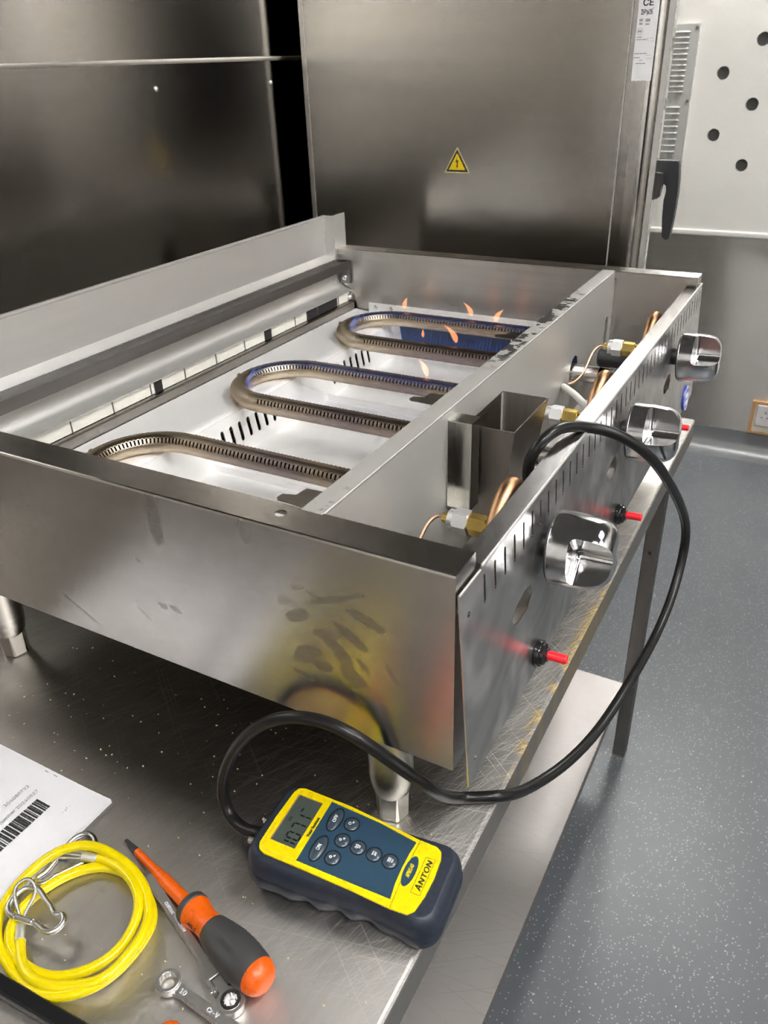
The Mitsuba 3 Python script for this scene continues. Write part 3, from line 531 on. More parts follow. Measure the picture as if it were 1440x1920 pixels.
# hopper hung on the divider through a polished frame
hz, hb = .292, .150
a4 = [(-.0830, .2075), (-.0290, .2075), (-.0290, .3120), (-.0830, .3120)]; b4 = [(-.0770, .2180), (-.0480, .2180), (-.0480, .3000), (-.0770, .3000)]
ho = m3.Manifold.hull_points(np.array([(x, y, hz) for x, y in a4] + [(x, y, hb) for x, y in b4]))
ti = .0011
hi = m3.Manifold.hull_points(np.array([(x + (ti if x < -.06 else -ti), y + (ti if y < .25 else -ti), hz + .0001) for x, y in a4] + [(x + (ti if x < -.06 else -ti), y + (ti if y < .25 else -ti), hb - .0001) for x, y in b4]))
hp = part(cg, 'hopper', ho - hi, 'mat_steel_hopper', label='open tapered steel chute')
part(hp, 'seam_strip', frame(ext(sbox(0, 0, .005, .100), .0008), (-.0822, .3105, hz - .001), (.0, -1, 0), (.04, -.08, -1)), 'mat_steel_light')
for z, y in ((.245, .214), (.205, .217)): part(hp, 'weld_spot', lathe([(0, .0022), (.001, .0018), (.0014, .0004)], (-.0385 - (hz - z) * .10, y - .0015, z), (0, -1, 0), 12), 'mat_steel_dark')
mf = man(bx(DX1 - .0005, -.0665, .1850, .2068, .2030, .3035)) - man(bx(DX1 + .0012, -.0677, .1840, .2056, .2042, .3023))
part(cg, 'polished_duct', mf, 'mat_mirror', label='polished open box between the divider and the chute')
# gas valves, pipes and pilot fittings in the control chamber
for i, (yf, zf, ya) in enumerate(((.0865, .2515, .070), (.3615, .2515, .375), (.6360, .2515, .643))):
    x = -.012
    f = part(cg, 'pilot_fitting', hexa((-.0395, yf, zf), (-.0245, yf, zf), .0122, .0014), 'mat_zinc', 20, label='zinc hexagon nut with a brass union')
    part(f, 'collar', cyl((-.0450, yf, zf), (-.0395, yf, zf), .0100, 24), 'mat_zinc', 40)
    part(f, 'brass_union', [hexa((-.0245, yf, zf), (-.0080, yf, zf), .0104, .0012), cyl((-.0085, yf, zf), (.0180, yf, zf), .0080, 20)], 'mat_brass', 20)
    part(f, 'brass_nipple', [hexa((-.0520, yf, zf), (-.0475, yf, zf), .0048, .0005), cyl((-.0480, yf, zf), (-.0445, yf, zf), .0036, 12)], 'mat_brass', 20)
    path = spline([(-.0510, yf, zf), (-.0575, yf - .001, zf), (-.0635, yf - .008, zf - .006), (-.0670, yf - .020, zf - .020), (-.0730, yf - .035, zf - .038), (-.0870, yf - .045, zf - .048)], 40)
    part(f, 'pilot_tube', tube(path, .0016 if i == 0 else .0018, 10), 'mat_copper_bright', True)
    arch = spline([(.012, ya - .026, .190), (.010, ya - .019, .238), (.008, ya - .008, .266), (.008, ya + .010, .286), (.008, ya + .029, .2915), (.009, ya + .046, .281), (.010, ya + .056, .262), (.012, ya + .060, .215)], 60)
    part(cg, 'gas_pipe', tube(arch, .0078, 22), 'mat_copper', True, label='bent copper gas pipe')
    yb = yf + .072 if i == 2 else yf + .035
    g = part(cg, 'gas_valve', lathe([(0, .010), (.003, .0135), (.050, .0135), (.054, .012), (.056, .006)], (-.024, yb, .212), (1, 0, 0), 28) if i < 2 else lathe([(0, .012), (.003, .0150), (.075, .0150), (.080, .010)], (-.075, yb, .210), (1, 0, 0), 28), 'mat_black', 40, label='black gas valve body')
part(cg, 'valve_block', bx(-.030, .012, .030, .105, .150, .205), 'mat_black', label='black block below the near pilot fitting')
part(cg, 'sleeved_lead', tube(spline([(-.092, .585, .2015), (-.062, .530, .215), (-.030, .455, .236), (0, .385, .2485), (.018, .350, .240)], 40), .0046, 14), 'mat_white_sleeve', True, label='white sleeved lead')
# control panel, unscrewed and leaning out at its foot
PD = np.array([.0116, 0, -.1845]); PL = np.linalg.norm(PD); PD /= PL; PN = np.array([-PD[2], 0, PD[0]]); PO = np.array([.0378, 0, .2963]); PE = np.array([0, 1., 0])
def pan(y, z): return PO + np.array([0, y, 0]) + PD * ((.2963 - z) / -PD[2])
plate = sbox(GY0, 0, GY1 - .0005, PL)
sl = rrect(-.0019, .0019, -.0129, .0129, .0018)
pc = [affinity.translate(sl, y, .0210) for y in np.arange(-.0346, .862, .02115)]
cutpoly = Polygon([[0.0665, 0.2166], [0.0692, 0.2051], [0.0584, 0.1964], [0.0452, 0.1962], [0.035, 0.1965], [0.025, 0.1999], [0.0216, 0.2066], [0.023, 0.2121], [0.0329, 0.2162], [0.0508, 0.2199]])
pc += [affinity.translate(affinity.scale(cutpoly, 1, -1, origin=(0, 0)), dy, .2963) for dy in (0, .2955, .590)]
pc += [Point(y, t).buffer(.0026) for y in (GY0 + .0148, GY1 - .0148) for t in (.0250, .1650)]
cp = part(cg, 'control_panel', [frame(ext(plate.difference(union_all(pc)), .0012), PO - PN * .0012, PE, PD, PN),
    frame(ext(Polygon([(-.0006, -.001), (.0008, -.0008), (.0010, .0016), (-.0002, .0030), (-.0175, .0030), (-.0175, .0018), (-.0014, .0018), (-.0018, .001)]), GY1 - .030 - (GY0 + .042)), (PO[0] - .0008, GY0 + .042, PO[2] - .0012), (1, 0, 0), (0, 0, 1), (0, 1, 0))], 'mat_steel_front', brush=1, label='slotted front control panel leaning outwards at the bottom')
part(cp, 'fold_bead', tube([(PO[0] - .0006, GY0 + .042, PO[2] + .0003), (PO[0] - .0006, GY1 - .002, PO[2] + .0003)], .0016, 10), 'mat_steel_light', True)
part(cp, 'edge_bead', tube([pan(GY0 + .0005, .2958), pan(GY0 + .038, .2958)], .0010, 8), 'mat_steel_light', True)
def knob(y, z, rot, lab):
    """chrome control knob: round skirt, dome, a grip bar left between two scoops"""
    R, D = .0345, .0520
    dome = man(lathe([(0, R * .985), (.001, R), (.018, R * .99), (D - .018, R * .95), (D - .011, R * .90), (D - .006, R * .82), (D - .0025, R * .70), (D - .0005, R * .54), (D, R * .36)], (0, 0, 0), (0, 0, 1), 96))
    for s in (1, -1):                                                   # two opposite quarters are scooped out
        pts = [m3.Manifold.sphere(.0065, 32).translate([s * px, -s * py, pz]) for px in (-.0090, -.06) for py in (-.0080, -.06) for pz in (.0250, .08)]
        dome = dome - m3.Manifold.batch_hull(pts)
    dome = tm(dome)
    c, s = math.cos(rot), math.sin(rot)
    mesh = frame(dome, pan(y, z) + PN * .0105, PE * c - PD * s, -PE * s - PD * c)
    k = part(cp, 'knob', mesh, 'mat_chrome', 28, label=lab)
    part(k, 'bezel', [lathe([(0, .0120), (.011, .0120)], pan(y, z), PN, 24), lathe([(.0085, .0325), (.0105, .0325)], pan(y, z), PN, 48)], 'mat_black', 30)
knob(.1066, .2356, math.radians(38), 'chrome knob of the unlit burner')
knob(.3850, .2370, math.radians(4), 'chrome knob turned sideways')
knob(.6690, .2385, math.radians(4), 'chrome knob turned sideways')
for y, z in ((.0825, .1303), (.3764, .1300), (.6740, .1290)):
    g = part(cp, 'igniter', lathe([(0, .0118), (.0010, .0130), (.0045, .0130), (.0058, .0122), (.0062, .0108), (.0085, .0104), (.0095, .0085), (.0105, .0066), (.0115, .0064)], pan(y, z), PN, 32), 'mat_black_gloss', 35, label='piezo ignition button with a black collar')
    part(g, 'button', lathe([(.010, .0046), (.0285, .0046), (.0295, .0040), (.0295, .0030), (.0285, .0028)], pan(y, z), PN, 28), 'mat_red', 35)
bd = part(cp, 'badge', lathe([(0, .0205), (.0012, .0210), (.0022, .0205), (.0030, .0190), (.0031, .005)], pan(.7990, .1285), PN, 56), 'mat_badge', 35, label='round blue maker badge')
bo = pan(.7990, .1285) + PN * .0029
part(bd, 'print', frame(ext(Point(0, 0).buffer(.0195, quad_segs=20).difference(Point(0, 0).buffer(.0183, quad_segs=20)), .0004), bo, PE, -PD), 'mat_print_white')
part(bd, 'print', lettering('Blue', .0080, bo - PD * .0015, PE, -PD, .0006, True, .2, .85, True), 'mat_print_white')
part(bd, 'print', lettering('seal', .0080, bo + PD * .0095, PE, -PD, .0006, True, .2, .85, True), 'mat_print_white')
# adjustable legs
for x, y in ((-.0410, -.0470), (-.5710, -.0470), (-.0410, .835), (-.5710, .835)):
    l = part(cg, 'leg', lathe([(.030, .0150), (.0335, .0172), (.046, .0200), (.056, .0208), (GB - .0005, .0212)], (x, y, 0), (0, 0, 1), 48), 'mat_steel_leg', 30)
    foot = m3.Manifold.batch_hull([m3.Manifold.cylinder(.002, .0130, .0150, 6).rotate([0, 0, 15]), m3.Manifold.cylinder(.031, .0165, .0165, 6).rotate([0, 0, 15]).translate([0, 0, .002])]) ^ m3.Manifold.cylinder(.033, .0156, .0162, 48)
    part(l, 'foot', tm(foot).apply_translation([x, y, 0]), 'mat_steel_leg', 20)
# flames
def flame(p, h, r, lean, colr, key, lab):
    pts = np.array([np.array(p) + np.array([lean[0] * t * t, lean[1] * t * t, h * t]) for t in np.linspace(0, 1, 14)])
    rad = r * np.array([.35, .62, .82, .95, 1, .98, .92, .84, .72, .60, .46, .32, .18, .05])
    single(key, lab, 'flame', tube(pts, rad, 12), 'mat_flame', True, group='orange flame tips over the burners', emitter={'type': 'area', 'radiance': rgb(*colr)})
for p, h, r, ln, lb in [([-0.4594, 0.79, 0.2251], 0.02, 0.0042, (0.006, 0), 'orange flame tip at the left of the furthest burner'), ([-0.3259, 0.79, 0.2258], 0.022, 0.004, (-0.016, 0), 'orange flame tip over the middle of the furthest burner'), ([-0.2766, 0.78, 0.2235], 0.022, 0.0046, (0.014, 0.0), 'brightest orange flame tip near the divider'), ([-0.2969, 0.66, 0.2193], 0.027, 0.0045, (-0.022, 0), 'orange flame tip inside the loop of the furthest burner'), ([-0.3569, 0.66, 0.2209], 0.014, 0.0022, (0, 0), 'thin red flame tip inside the loop of the furthest burner'), ([-0.2717, 0.5, 0.2191], 0.024, 0.0042, (-0.012, 0), 'orange flame tip over the middle burner, nearer the divider'), ([-0.362, 0.5, 0.205], 0.012, 0.0032, (0.004, 0), 'small orange flame tip over the middle burner')]:
    flame(p, h, r, ln, FLAME_ORANGE, 'flame', lb)
for (k, jets), lb in ((burn[1], 'low blue gas flames along the slots of the middle lit burner'), (burn[2], 'low blue gas flames along the slots of the burner furthest away')):
    ms = []
    for j, (p, n) in enumerate(jets):
        d = n * .7 + np.array([0, 0, .7]); h = .010 + .010 * rng.random()
        pts = [p + d * h * t for t in (0, .3, .65, 1)]
        ms.append(tube(pts, [.0011, .0019, .0013, .0003], 6))
    kk = single('blue_flame', lb, 'flame', ms, 'mat_flame', True, emitter={'type': 'area', 'radiance': rgb(*FLAME_BLUE)})
    labels[kk]['kind'] = 'stuff'
# ---------------------------------------------------------------- pressure meter lying on the worktop
ma = math.radians(4.6); MU = np.array([math.cos(ma), math.sin(ma), -.05]); MV = np.array([-math.sin(ma), math.cos(ma), 0]); MO = np.array([-.033, -.133, .0445])
UP = np.array([0, 0, 1.])
def mf(mesh): return frame(mesh, MO, MU, MV, UP)            # u along the meter, v across, w above its face
def hw(u): return .0452 - .0052 * np.exp(-((u - .028) / .045) ** 2) - .0006 * (u > .02)
def outline(inset, n=200, wav=0.0):
    us = np.linspace(-.0885, .0890, 120)
    low = [(u, .0045 - hw(u)) for u in us]; high = [(u, .0045 + hw(u)) for u in us[::-1]]
    pl = Polygon(low + high).buffer(-.020).buffer(.020, quad_segs=16).buffer(-inset, quad_segs=16)
    ring = np.array(pl.exterior.coords); cen = np.array([0, .0045]); out = []
    for a in np.arange(n) * 2 * PI / n:
        d = np.array([math.cos(a), math.sin(a)]); hit = pl.exterior.intersection(LineString([cen, cen + d * .3]))
        q = np.array(hit.coords[0] if hit.geom_type == 'Point' else hit.geoms[0].coords[0])
        if wav:
            k = math.exp(-((q[0] - .002) / .055) ** 4) * (abs(q[1] - .0045) > .025)
            q = q - np.array([0, np.sign(q[1] - .0045)]) * wav * k * (.5 + .5 * math.cos(q[0] * 2 * PI / .0285))
        out.append(q)
    return np.array(out)
lev = [(.0000, .0120, .0), (.0006, .0085, .002), (.0030, .0055, .004), (.0080, .0022, .0042), (.0140, .0004, .0030), (.0195, .0000, .0012), (.0225, .0006, .0004), (.0232, .0012, 0), (.0300, .0010, 0), (.0360, .0022, 0), (.0400, .0042, 0), (.0427, .0065, 0), (.0440, .0090, 0)]
V = []
for h, ins, wv in lev:
    o = outline(ins, wav=wv); V.append(np.c_[o, (h - .0445) + np.where(True, .05 * o[:, 0] * (1 - h / .0445), 0)])
n = 200; V = np.array(V); k = len(lev); v = np.vstack([V.reshape(-1, 3), [[0, .0045, V[0, :, 2].mean()], [0, .0045, V[-1, :, 2].mean()]]]); f = []
for i in range(k - 1):
    for j in range(n):
        a, b, c, d = i * n + j, i * n + (j + 1) % n, (i + 1) * n + (j + 1) % n, (i + 1) * n + j; f += [[a, b, c], [a, c, d]]
for j in range(n): f += [[k * n, (j + 1) % n, j], [k * n + 1, (k - 1) * n + j, (k - 1) * n + (j + 1) % n]]
mk = thing('pressure_meter', 'yellow and dark blue handheld pressure meter lying at the front edge of the worktop', 'meter')
part(mk, 'boot', mf(trimesh.Trimesh(v, f, process=False)), 'mat_boot', 50, label='dark rubber case with finger grips')
for u, vv in ((.0862, .004), (.0862, -.006), (.0866, .013)):
    part(mk, 'boot_chip', mf(rbx(u - .0012, u + .0018, vv - .003, vv + .003, -.0275, -.0245, .0007, 6)), 'mat_black_gloss')
yl = Polygon([(-.0745, -.0245), (-.0720, -.0300), (-.0660, -.0323), (-.033, -.0320), (.0150, -.0322), (.0490, -.0335), (.0640, -.0325), (.0685, -.0270), (.0712, -.0120), (.0722, .0060), (.0712, .0240), (.0690, .0310), (.0640, .0338), (.0480, .0340), (.0150, .0375), (-.020, .0405), (-.0660, .0408), (-.0715, .0390), (-.0740, .0330), (-.0752, .004)]).buffer(-.003).buffer(.003, quad_segs=6)
lcdw = rrect(-.0687, -.0444, -.0182, .0330, .0008)
fc = part(mk, 'face_plate', mf(ext(yl.difference(lcdw), .0016)), 'mat_yellow', label='yellow face plate')
part(fc, 'seam', mf(ext(LineString([(.0497, -.0330), (.0489, -.018), (.0482, .004), (.0484, .018), (.0490, .0336)]).buffer(.00018), .0017)), 'mat_print_black')
part(fc, 'groove', mf(ext(LineString([(-.0375, -.0285), (-.0690, -.0290), (-.0712, -.0250), (-.0722, -.002)]).buffer(.00012), .00166)), 'mat_lcd_frame')
part(mk, 'display', mf(ext(lcdw.buffer(.0006), .0004)), 'mat_lcd', label='grey liquid crystal display')
part(mk, 'display_frame', mf(ext(lcdw.difference(rrect(-.0678, -.0448, -.0177, .0326, .0006)), .0011)), 'mat_lcd_frame')
SEG = {'a': [(0, 1), (1, 1)], 'b': [(1, 1), (1, .5)], 'c': [(1, .5), (1, 0)], 'd': [(0, 0), (1, 0)], 'e': [(0, .5), (0, 0)], 'f': [(0, 1), (0, .5)], 'g': [(0, .5), (1, .5)]}
def digit(segs, v0, w, u0=-.0462, h=.0118):
    ls = []
    for s in segs:
        (x0, y0), (x1, y1) = SEG[s]; x0, x1, y0, y1 = x0 * w, x1 * w, y0 * h, y1 * h
        L = math.hypot(x1 - x0, y1 - y0); dx, dy = (x1 - x0) / L * .0007, (y1 - y0) / L * .0007
        ls.append(LineString([(x0 + dx, y0 + dy), (x1 - dx, y1 - dy)]).buffer(.00075, cap_style='flat'))
    return frame(ext(union_all(ls), .0002), (u0, v0, .0004), (0, 1, 0), (-1, 0, 0))
for sg, v0, w in (('bc', -.0185, .0050), ('abcdef', -.0098, .0058), ('abc', -.0005, .0062), ('bc', .0095, .0050), ('a', .0172, .0052)):
    part(mk, 'digit', mf(digit(sg, v0, w)), 'mat_lcd_digit')
part(mk, 'print', mf(lettering('A/R', .0022, (-.0622, .0050, .0004), (0, 1, 0), (-1, 0, 0), .0002)), 'mat_lcd_digit')
kp = Polygon([(-.0378, -.0272), (-.0378, .0376), (.010, .0353), (.0466, .0303), (.0452, .0180), (.0447, .0030), (.0452, -.0120), (.0470, -.0262), (.015, -.0268)])
kpd = part(mk, 'keypad', mf(ext(kp, .0019)), 'mat_keypad', label='dark blue keypad')
def button(u, vv, a, b, glyph):
    e = trimesh.creation.icosphere(subdivisions=3, radius=1.0); e.apply_scale([a, b, .0024]); e.apply_translation([u, vv, .0014])
    k = part(mk, 'button', mf(e), 'mat_button', True)
    ring = affinity.translate(affinity.scale(Point(0, 0).buffer(1, quad_segs=14), a + .0008, b + .0008), u, vv)
    part(k, 'rim', mf(ext(ring.difference(affinity.translate(affinity.scale(Point(0, 0).buffer(1, quad_segs=14), a - .0004, b - .0004), u, vv)), .0022)), 'mat_button_rim')
    gm = []
    for g in glyph:
        if isinstance(g, tuple): gm.append(lettering(g[0], g[1], (u + g[2], vv, .0036), (0, 1, 0), (-1, 0, 0), .0004, True, centre=True))
        else: gm.append(frame(ext(g, .0004), (u, vv, .0036), (0, 1, 0), (-1, 0, 0)))
    part(k, 'print', mf(trimesh.util.concatenate(gm)), 'mat_print_white')
button(-.0263, .0220, .0056, .0122, [('OFF', .0030, .0015)])
button(-.0261, -.0094, .0056, .0130, [('ON', .0030, .0015)])
R_ = lambda x, y, w, h, t=.0005: affinity.translate(sbox(-w, -h, w, h).difference(sbox(-w + t, -h + t, w - t, h - t)), x, y)
circ = affinity.translate(Point(0, 0).buffer(.0014).difference(Point(0, 0).buffer(.0009)), -.001, .0012)
dia = affinity.translate(affinity.rotate(sbox(-.0011, -.0011, .0011, .0011).difference(sbox(-.0006, -.0006, .0006, .0006)), 45), -.0008, .0014)
sun = affinity.translate(union_all([sbox(.0002, -.0018, .0024, -.0013), sbox(.0002, -.0010, .0020, -.0005)]), 0, 0)
for u, vv, gl in ((-.0112, .0236, [circ, sun]), (-.0113, .0056, [dia, sun]), (-.0112, -.0127, [dia, sun]), (.0038, .0050, [R_(-.0014, .0010, .0008, .0012, .0004), R_(.0008, .0010, .0008, .0012, .0004), ('SR', .0016, .0022)]),
                  (.0188, .0047, [('MAX', .0013, -.0003), ('SET', .0016, .0022)]), (.0336, .0043, [sbox(-.0022, .0015, .0022, .0019), sbox(-.0022, .0005, .0022, .0009), sbox(-.0022, -.0005, .0022, -.0001), ('HLD', .0013, .0026)])):
    button(u, vv, .0064, .0066, gl)
def serif(txt, h, o, stretch=.86, shear=.0, d=.0004): return lettering(txt, h, o, (0, 1, 0), (-1, 0, 0), d, True, shear, stretch, True)
part(mk, 'print', mf(serif('Water Resistant', .0024, (-.0392, .0074, .0016), .86)), 'mat_print_black')
el_ = affinity.translate(affinity.scale(Point(0, 0).buffer(1, quad_segs=16), .0050, .0148), .0518, .0032)
mo = part(mk, 'model_badge', mf(ext(el_, .0019)), 'mat_keypad')
part(mo, 'print', mf(serif('APM140', .0034, (.0533, .0032, .0019), .66, .18)), 'mat_yellow')
part(mk, 'print', mf(ext(R_(.0633, .0036, .0042, .0176, .0003), .0018)), 'mat_print_black')
anton = [lettering('A', .0052, (.0661, -.0106, .0016), (0, 1, 0), (-1, 0, 0), .0004, True, .2, 1.05), lettering('NTON', .0043, (.0661, -.0050, .0016), (0, 1, 0), (-1, 0, 0), .0004, True, .2, 1.36)]
part(mk, 'print', mf(trimesh.util.concatenate(anton)), 'mat_print_black')
part(mk, 'pressure_port', [cyl(MO + MU * -.087 + MV * .011 + UP * -.0200, MO + MU * -.0950 + MV * .011 + UP * -.0198, .0032, 16), hexa(MO + MU * -.0905 + MV * .011 + UP * -.0200, MO + MU * -.0935 + MV * .011 + UP * -.0199, .0044, .0004)], 'mat_bolt', 30)
part(mk, 'pressure_port', cyl(MO + MU * -.080 + MV * -.011 + UP * -.0215, MO + MU * -.0960 + MV * -.011 + UP * -.0215, .0040, 16), 'mat_bolt', 40)
# ---------------------------------------------------------------- rubber hose from the meter into the grill
hp_ = spline([[-0.008, 0.2, 0.19], [0.0, 0.1696, 0.2686], [0.005, 0.1662, 0.294], [0.015, 0.1799, 0.3096], [0.033, 0.2248, 0.3033], [0.06, 0.2463, 0.2927], [0.085, 0.2608, 0.2751], [0.105, 0.3093, 0.2269], [0.12, 0.4014, 0.137], [0.125, 0.4402, 0.0711], [0.125, 0.4051, 0.0183], [0.12, 0.3489, -0.0126], [0.11, 0.2616, -0.0257], [0.095, 0.185, -0.0416], [0.075, 0.1126, -0.0405], [0.058, 0.0578, -0.0247], [0.0425, 0.0064, 0.0085], [0.0161, -0.0092, 0.0085], [0.0067, -0.07, 0.0818], [-0.0205, -0.085, 0.1136], [-0.0395, -0.095, 0.1355], [-0.0666, -0.1, 0.1468], [-0.1038, -0.105, 0.1426], [-0.1397, -0.11, 0.1186], [-0.1659, -0.118, 0.081], [-0.1749, -0.128, 0.0414], [-0.1661, -0.134, 0.0201], [-0.1464, -0.14, 0.0174], [-0.1306, -0.1418, 0.022], [-0.1186, -0.1408, 0.0232]], 260)
rad = np.full(260, .0056); rad[-10:] = np.linspace(.0056, .0068, 10)
single('rubber_hose', 'black rubber hose looping from the meter over the front control panel of the grill', 'hose', tube(hp_, rad, 24), 'mat_hose', True)
# ---------------------------------------------------------------- screwdriver
sa, sb = np.array([-.2443, -.1919, .0030]), np.array([-.0420, -.2462, .0182]); sd = (sb - sa) / np.linalg.norm(sb - sa); SL = np.linalg.norm(sb - sa)
sdv = thing('screwdriver', 'orange insulated screwdriver with a black rubber grip, beside the coiled yellow cable', 'screwdriver')
xh = np.cross(UP, sd); xh /= np.linalg.norm(xh); yh = np.cross(sd, xh)
tip = trimesh.creation.box(extents=(1, 1, 1)); tv = tip.vertices.copy(); fr = tv[:, 2] + .5
tip.vertices = np.c_[tv[:, 0] * 2 * (.0016 + .0012 * fr), tv[:, 1] * 2 * (.0004 + .0019 * fr), fr * .0225]; tip = tm(man(tip))
part(sdv, 'blade', frame(tip, sa, xh, yh, sd), 'mat_black', 30)
part(sdv, 'insulated_shaft', lathe([(.0200, .0020), (.0205, .0034), (.0240, .0036), (.043, .0036), (.052, .0042), (.066, .0056), (.085, .0058), (.1085, .0062)], sa, sd, 36), 'mat_orange', 40, label='orange insulating sleeve')
grip_start = .1290
def grooved(prof, n=96, depth=0.0, a0=0, a1=1):
    m = lathe(prof, (0, 0, 0), (0, 0, 1), n); v = m.vertices
    ang = np.arctan2(v[:, 1], v[:, 0]); t = np.clip((v[:, 2] - a0) / (a1 - a0), 0, 1)
    g = depth * (np.maximum(0, np.cos(3 * ang)) ** 3) * np.sin(PI * t) ** 1.5
    r = np.hypot(v[:, 0], v[:, 1]); s = np.where(r > 1e-6, 1 - g / np.maximum(r, 1e-6), 1); m.vertices = np.c_[v[:, 0] * s, v[:, 1] * s, v[:, 2]]; return m
part(sdv, 'collar', lathe([(.1065, .0100), (.1070, .0138), (.1080, .0142), (.1120, .0144), (.1130, .0136)], sa, sd, 48), 'mat_grip', 40)
nk = part(sdv, 'neck', lathe([(.1120, .0120), (.1126, .0136), (.1150, .0138), (.1200, .0124), (.1270, .0112), (.1340, .0112), (.1420, .0126), (.147, .0136)], sa, sd, 56), 'mat_orange', 50)
gp = [(.1385, .0110), (.1390, .0124), (.1400, .0130)] + [(.1400 + .0060 * i, .0130 + .0046 * math.sin(min(1, i / 6) * PI / 2) - .0012 * max(0, i - 6.5) ** 1.1 * .5) for i in range(1, 10)] + [(.1975, .0150), (.1978, .0120)]
part(sdv, 'grip', frame(grooved(gp, 96, .0022, .146, .192), sa, xh, yh, sd), 'mat_grip', 60, label='dark grey rubber grip with finger flutes')
part(sdv, 'end_cap', lathe([(.1965, .0120), (.1970, .0151), (.2000, .0147), (.2040, .0132), (.2070, .0108), (.2090, .0075), (.2097, .0040), (.2098, .001)], sa, sd, 48), 'mat_orange', 60)
def wrap(m2, ang, dist, prof_r, flip=False):
    """flat print bent round the handle: x along the handle, y around it"""
    v = m2.vertices; a = ang - v[:, 1] / prof_r; r = prof_r + v[:, 2]
    p = sa + np.outer(dist + v[:, 0], sd) + (np.cos(a) * r)[:, None] * xh + (np.sin(a) * r)[:, None] * yh
    m = trimesh.Trimesh(p, m2.faces, process=False); m.invert() if m.volume < 0 else None; return m
w = text_mesh('2.4/1.2', .0032, .0004, True).subdivide(); w.apply_translation([0, -.0016, 0])
part(nk, 'print', wrap(w, math.radians(158), .1175, .0121), 'mat_print_black')
# ---------------------------------------------------------------- spanners
def spanner_ring(c, ro, ri, t, pts, n=12):
    ring = Point(c).buffer(ro, quad_segs=16); a = np.arange(2 * n) * PI / n
    star = Polygon([(c[0] + (ri if i % 2 else ri * 1.14) * math.cos(x), c[1] + (ri if i % 2 else ri * 1.14) * math.sin(x)) for i, x in enumerate(a)])
    return ring.difference(star)
rs = thing('ratchet_spanner', 'slim flex-head ratchet spanner lying against the screwdriver handle', 'spanner')
ra = np.array([-.1869, -.2161]); rb = ra + .1125 * np.array([.9327, -.3606]); rd = (rb - ra) / np.linalg.norm(rb - ra); rp = np.array([-rd[1], rd[0]]); RL = np.linalg.norm(rb - ra)
def sp2(poly, h, z, o=ra): return frame(ext(poly, h), (o[0], o[1], z), (*rd, 0), (*rp, 0))
body = Polygon([(-.010, -.0046), (.004, -.0048), (.012, -.0046), (.020, -.0040), (.060, -.0034), (.085, -.0036), (.098, -.0050), (.104, -.0070), (.1190, -.0072), (.1190, -.0042), (.108, -.0042), (.108, .0042), (.1190, .0042), (.1190, .0072), (.104, .0070), (.098, .0050), (.085, .0036), (.060, .0034), (.020, .0040), (.012, .0046), (.004, .0048), (-.010, .0046)])
part(rs, 'shaft', [sp2(body, .0050, .0022), sp2(body.buffer(-.0012), .0066, .0014)], 'mat_spanner', 30)
open_end = Polygon([(-.008, -.004), (-.013, -.0062), (-.020, -.0056), (-.024, -.0030), (-.017, -.0022), (-.0145, 0), (-.017, .0022), (-.024, .0030), (-.020, .0056), (-.013, .0062), (-.008, .004)]).buffer(.0008)
part(rs, 'open_jaw', sp2(open_end, .0048, .0012), 'mat_steel_dark', 30)
hc = (RL + .0190, 0.0)
part(rs, 'ratchet_head', [sp2(Point(hc).buffer(.0106, quad_segs=16).union(sbox(.1095, -.0038, RL + .016, .0038)).difference(Point(hc).buffer(.0062, quad_segs=14)), .0076, .0010)], 'mat_spanner', 30)
part(rs, 'drive_ring', sp2(Point(hc).buffer(.0078, quad_segs=16).difference(spanner_ring(hc, .02, .0047, 1, 0).buffer(0).symmetric_difference(Point(hc).buffer(.02, quad_segs=16))), .0084, .0006), 'mat_chrome', 20)
part(rs, 'hinge_pin', cyl((*(ra + rd * .1150 - rp * .0085), .0050), (*(ra + rd * .1150 + rp * .0085), .0050), .0018, 12), 'mat_chrome', 40)
part(rs, 'print', frame(lettering('CHROME VANADIUM', .0026, (0, 0, 0), (1, 0, 0), (0, 1, 0), .0002, True, 0, .95), (*(ra + rd * .024 - rp * .0013), .0080), (*rd, 0), (*rp, 0)), 'mat_print_silver')
cs = thing('combination_spanner', 'polished ring spanner in front of the ratchet spanner', 'spanner')
ca = np.array([-.1163, -.2748])
cd = np.array([.0600, -.0030]); cd /= np.linalg.norm(cd); cp_ = np.array([-cd[1], cd[0]])
def sp3(poly, h, z): return frame(ext(poly, h), (ca[0], ca[1], z), (*cd, 0), (*cp_, 0))
ring = spanner_ring((0, 0), .0098, .0062, 1, 0)
part(cs, 'ring', [sp3(ring, .0058, .0030), sp3(Point(0, 0).buffer(.0088, quad_segs=16).difference(Point(0, 0).buffer(.0069)), .0076, .0022)], 'mat_spanner', 25)
shaft = Polygon([(.0085, -.0050), (.016, -.0040), (.026, -.0045), (.14, -.0050), (.14, .0050), (.026, .0045), (.016, .0040), (.0085, .0050)])
sh_m = [sp3(shaft.difference(Point(0, 0).buffer(.0090)), .0040, .0028), sp3(shaft.buffer(-.0014).difference(Point(0, 0).buffer(.0090)), .0056, .0020)]
part(cs, 'shaft', sh_m, 'mat_spanner', 25)
part(cs, 'print', frame(lettering('10', .0036, (0, 0, 0), (1, 0, 0), (0, 1, 0), .0002, True), (*(ca + cd * .0125 - cp_ * .0018), .0076), (*cd, 0), (*cp_, 0)), 'mat_print_silver')
part(cs, 'print', frame(lettering('Cr-V', .0034, (0, 0, 0), (1, 0, 0), (0, 1, 0), .0002, True), (*(ca + cd * .0400 - cp_ * .0016), .0076), (*cd, 0), (*cp_, 0)), 'mat_print_silver')
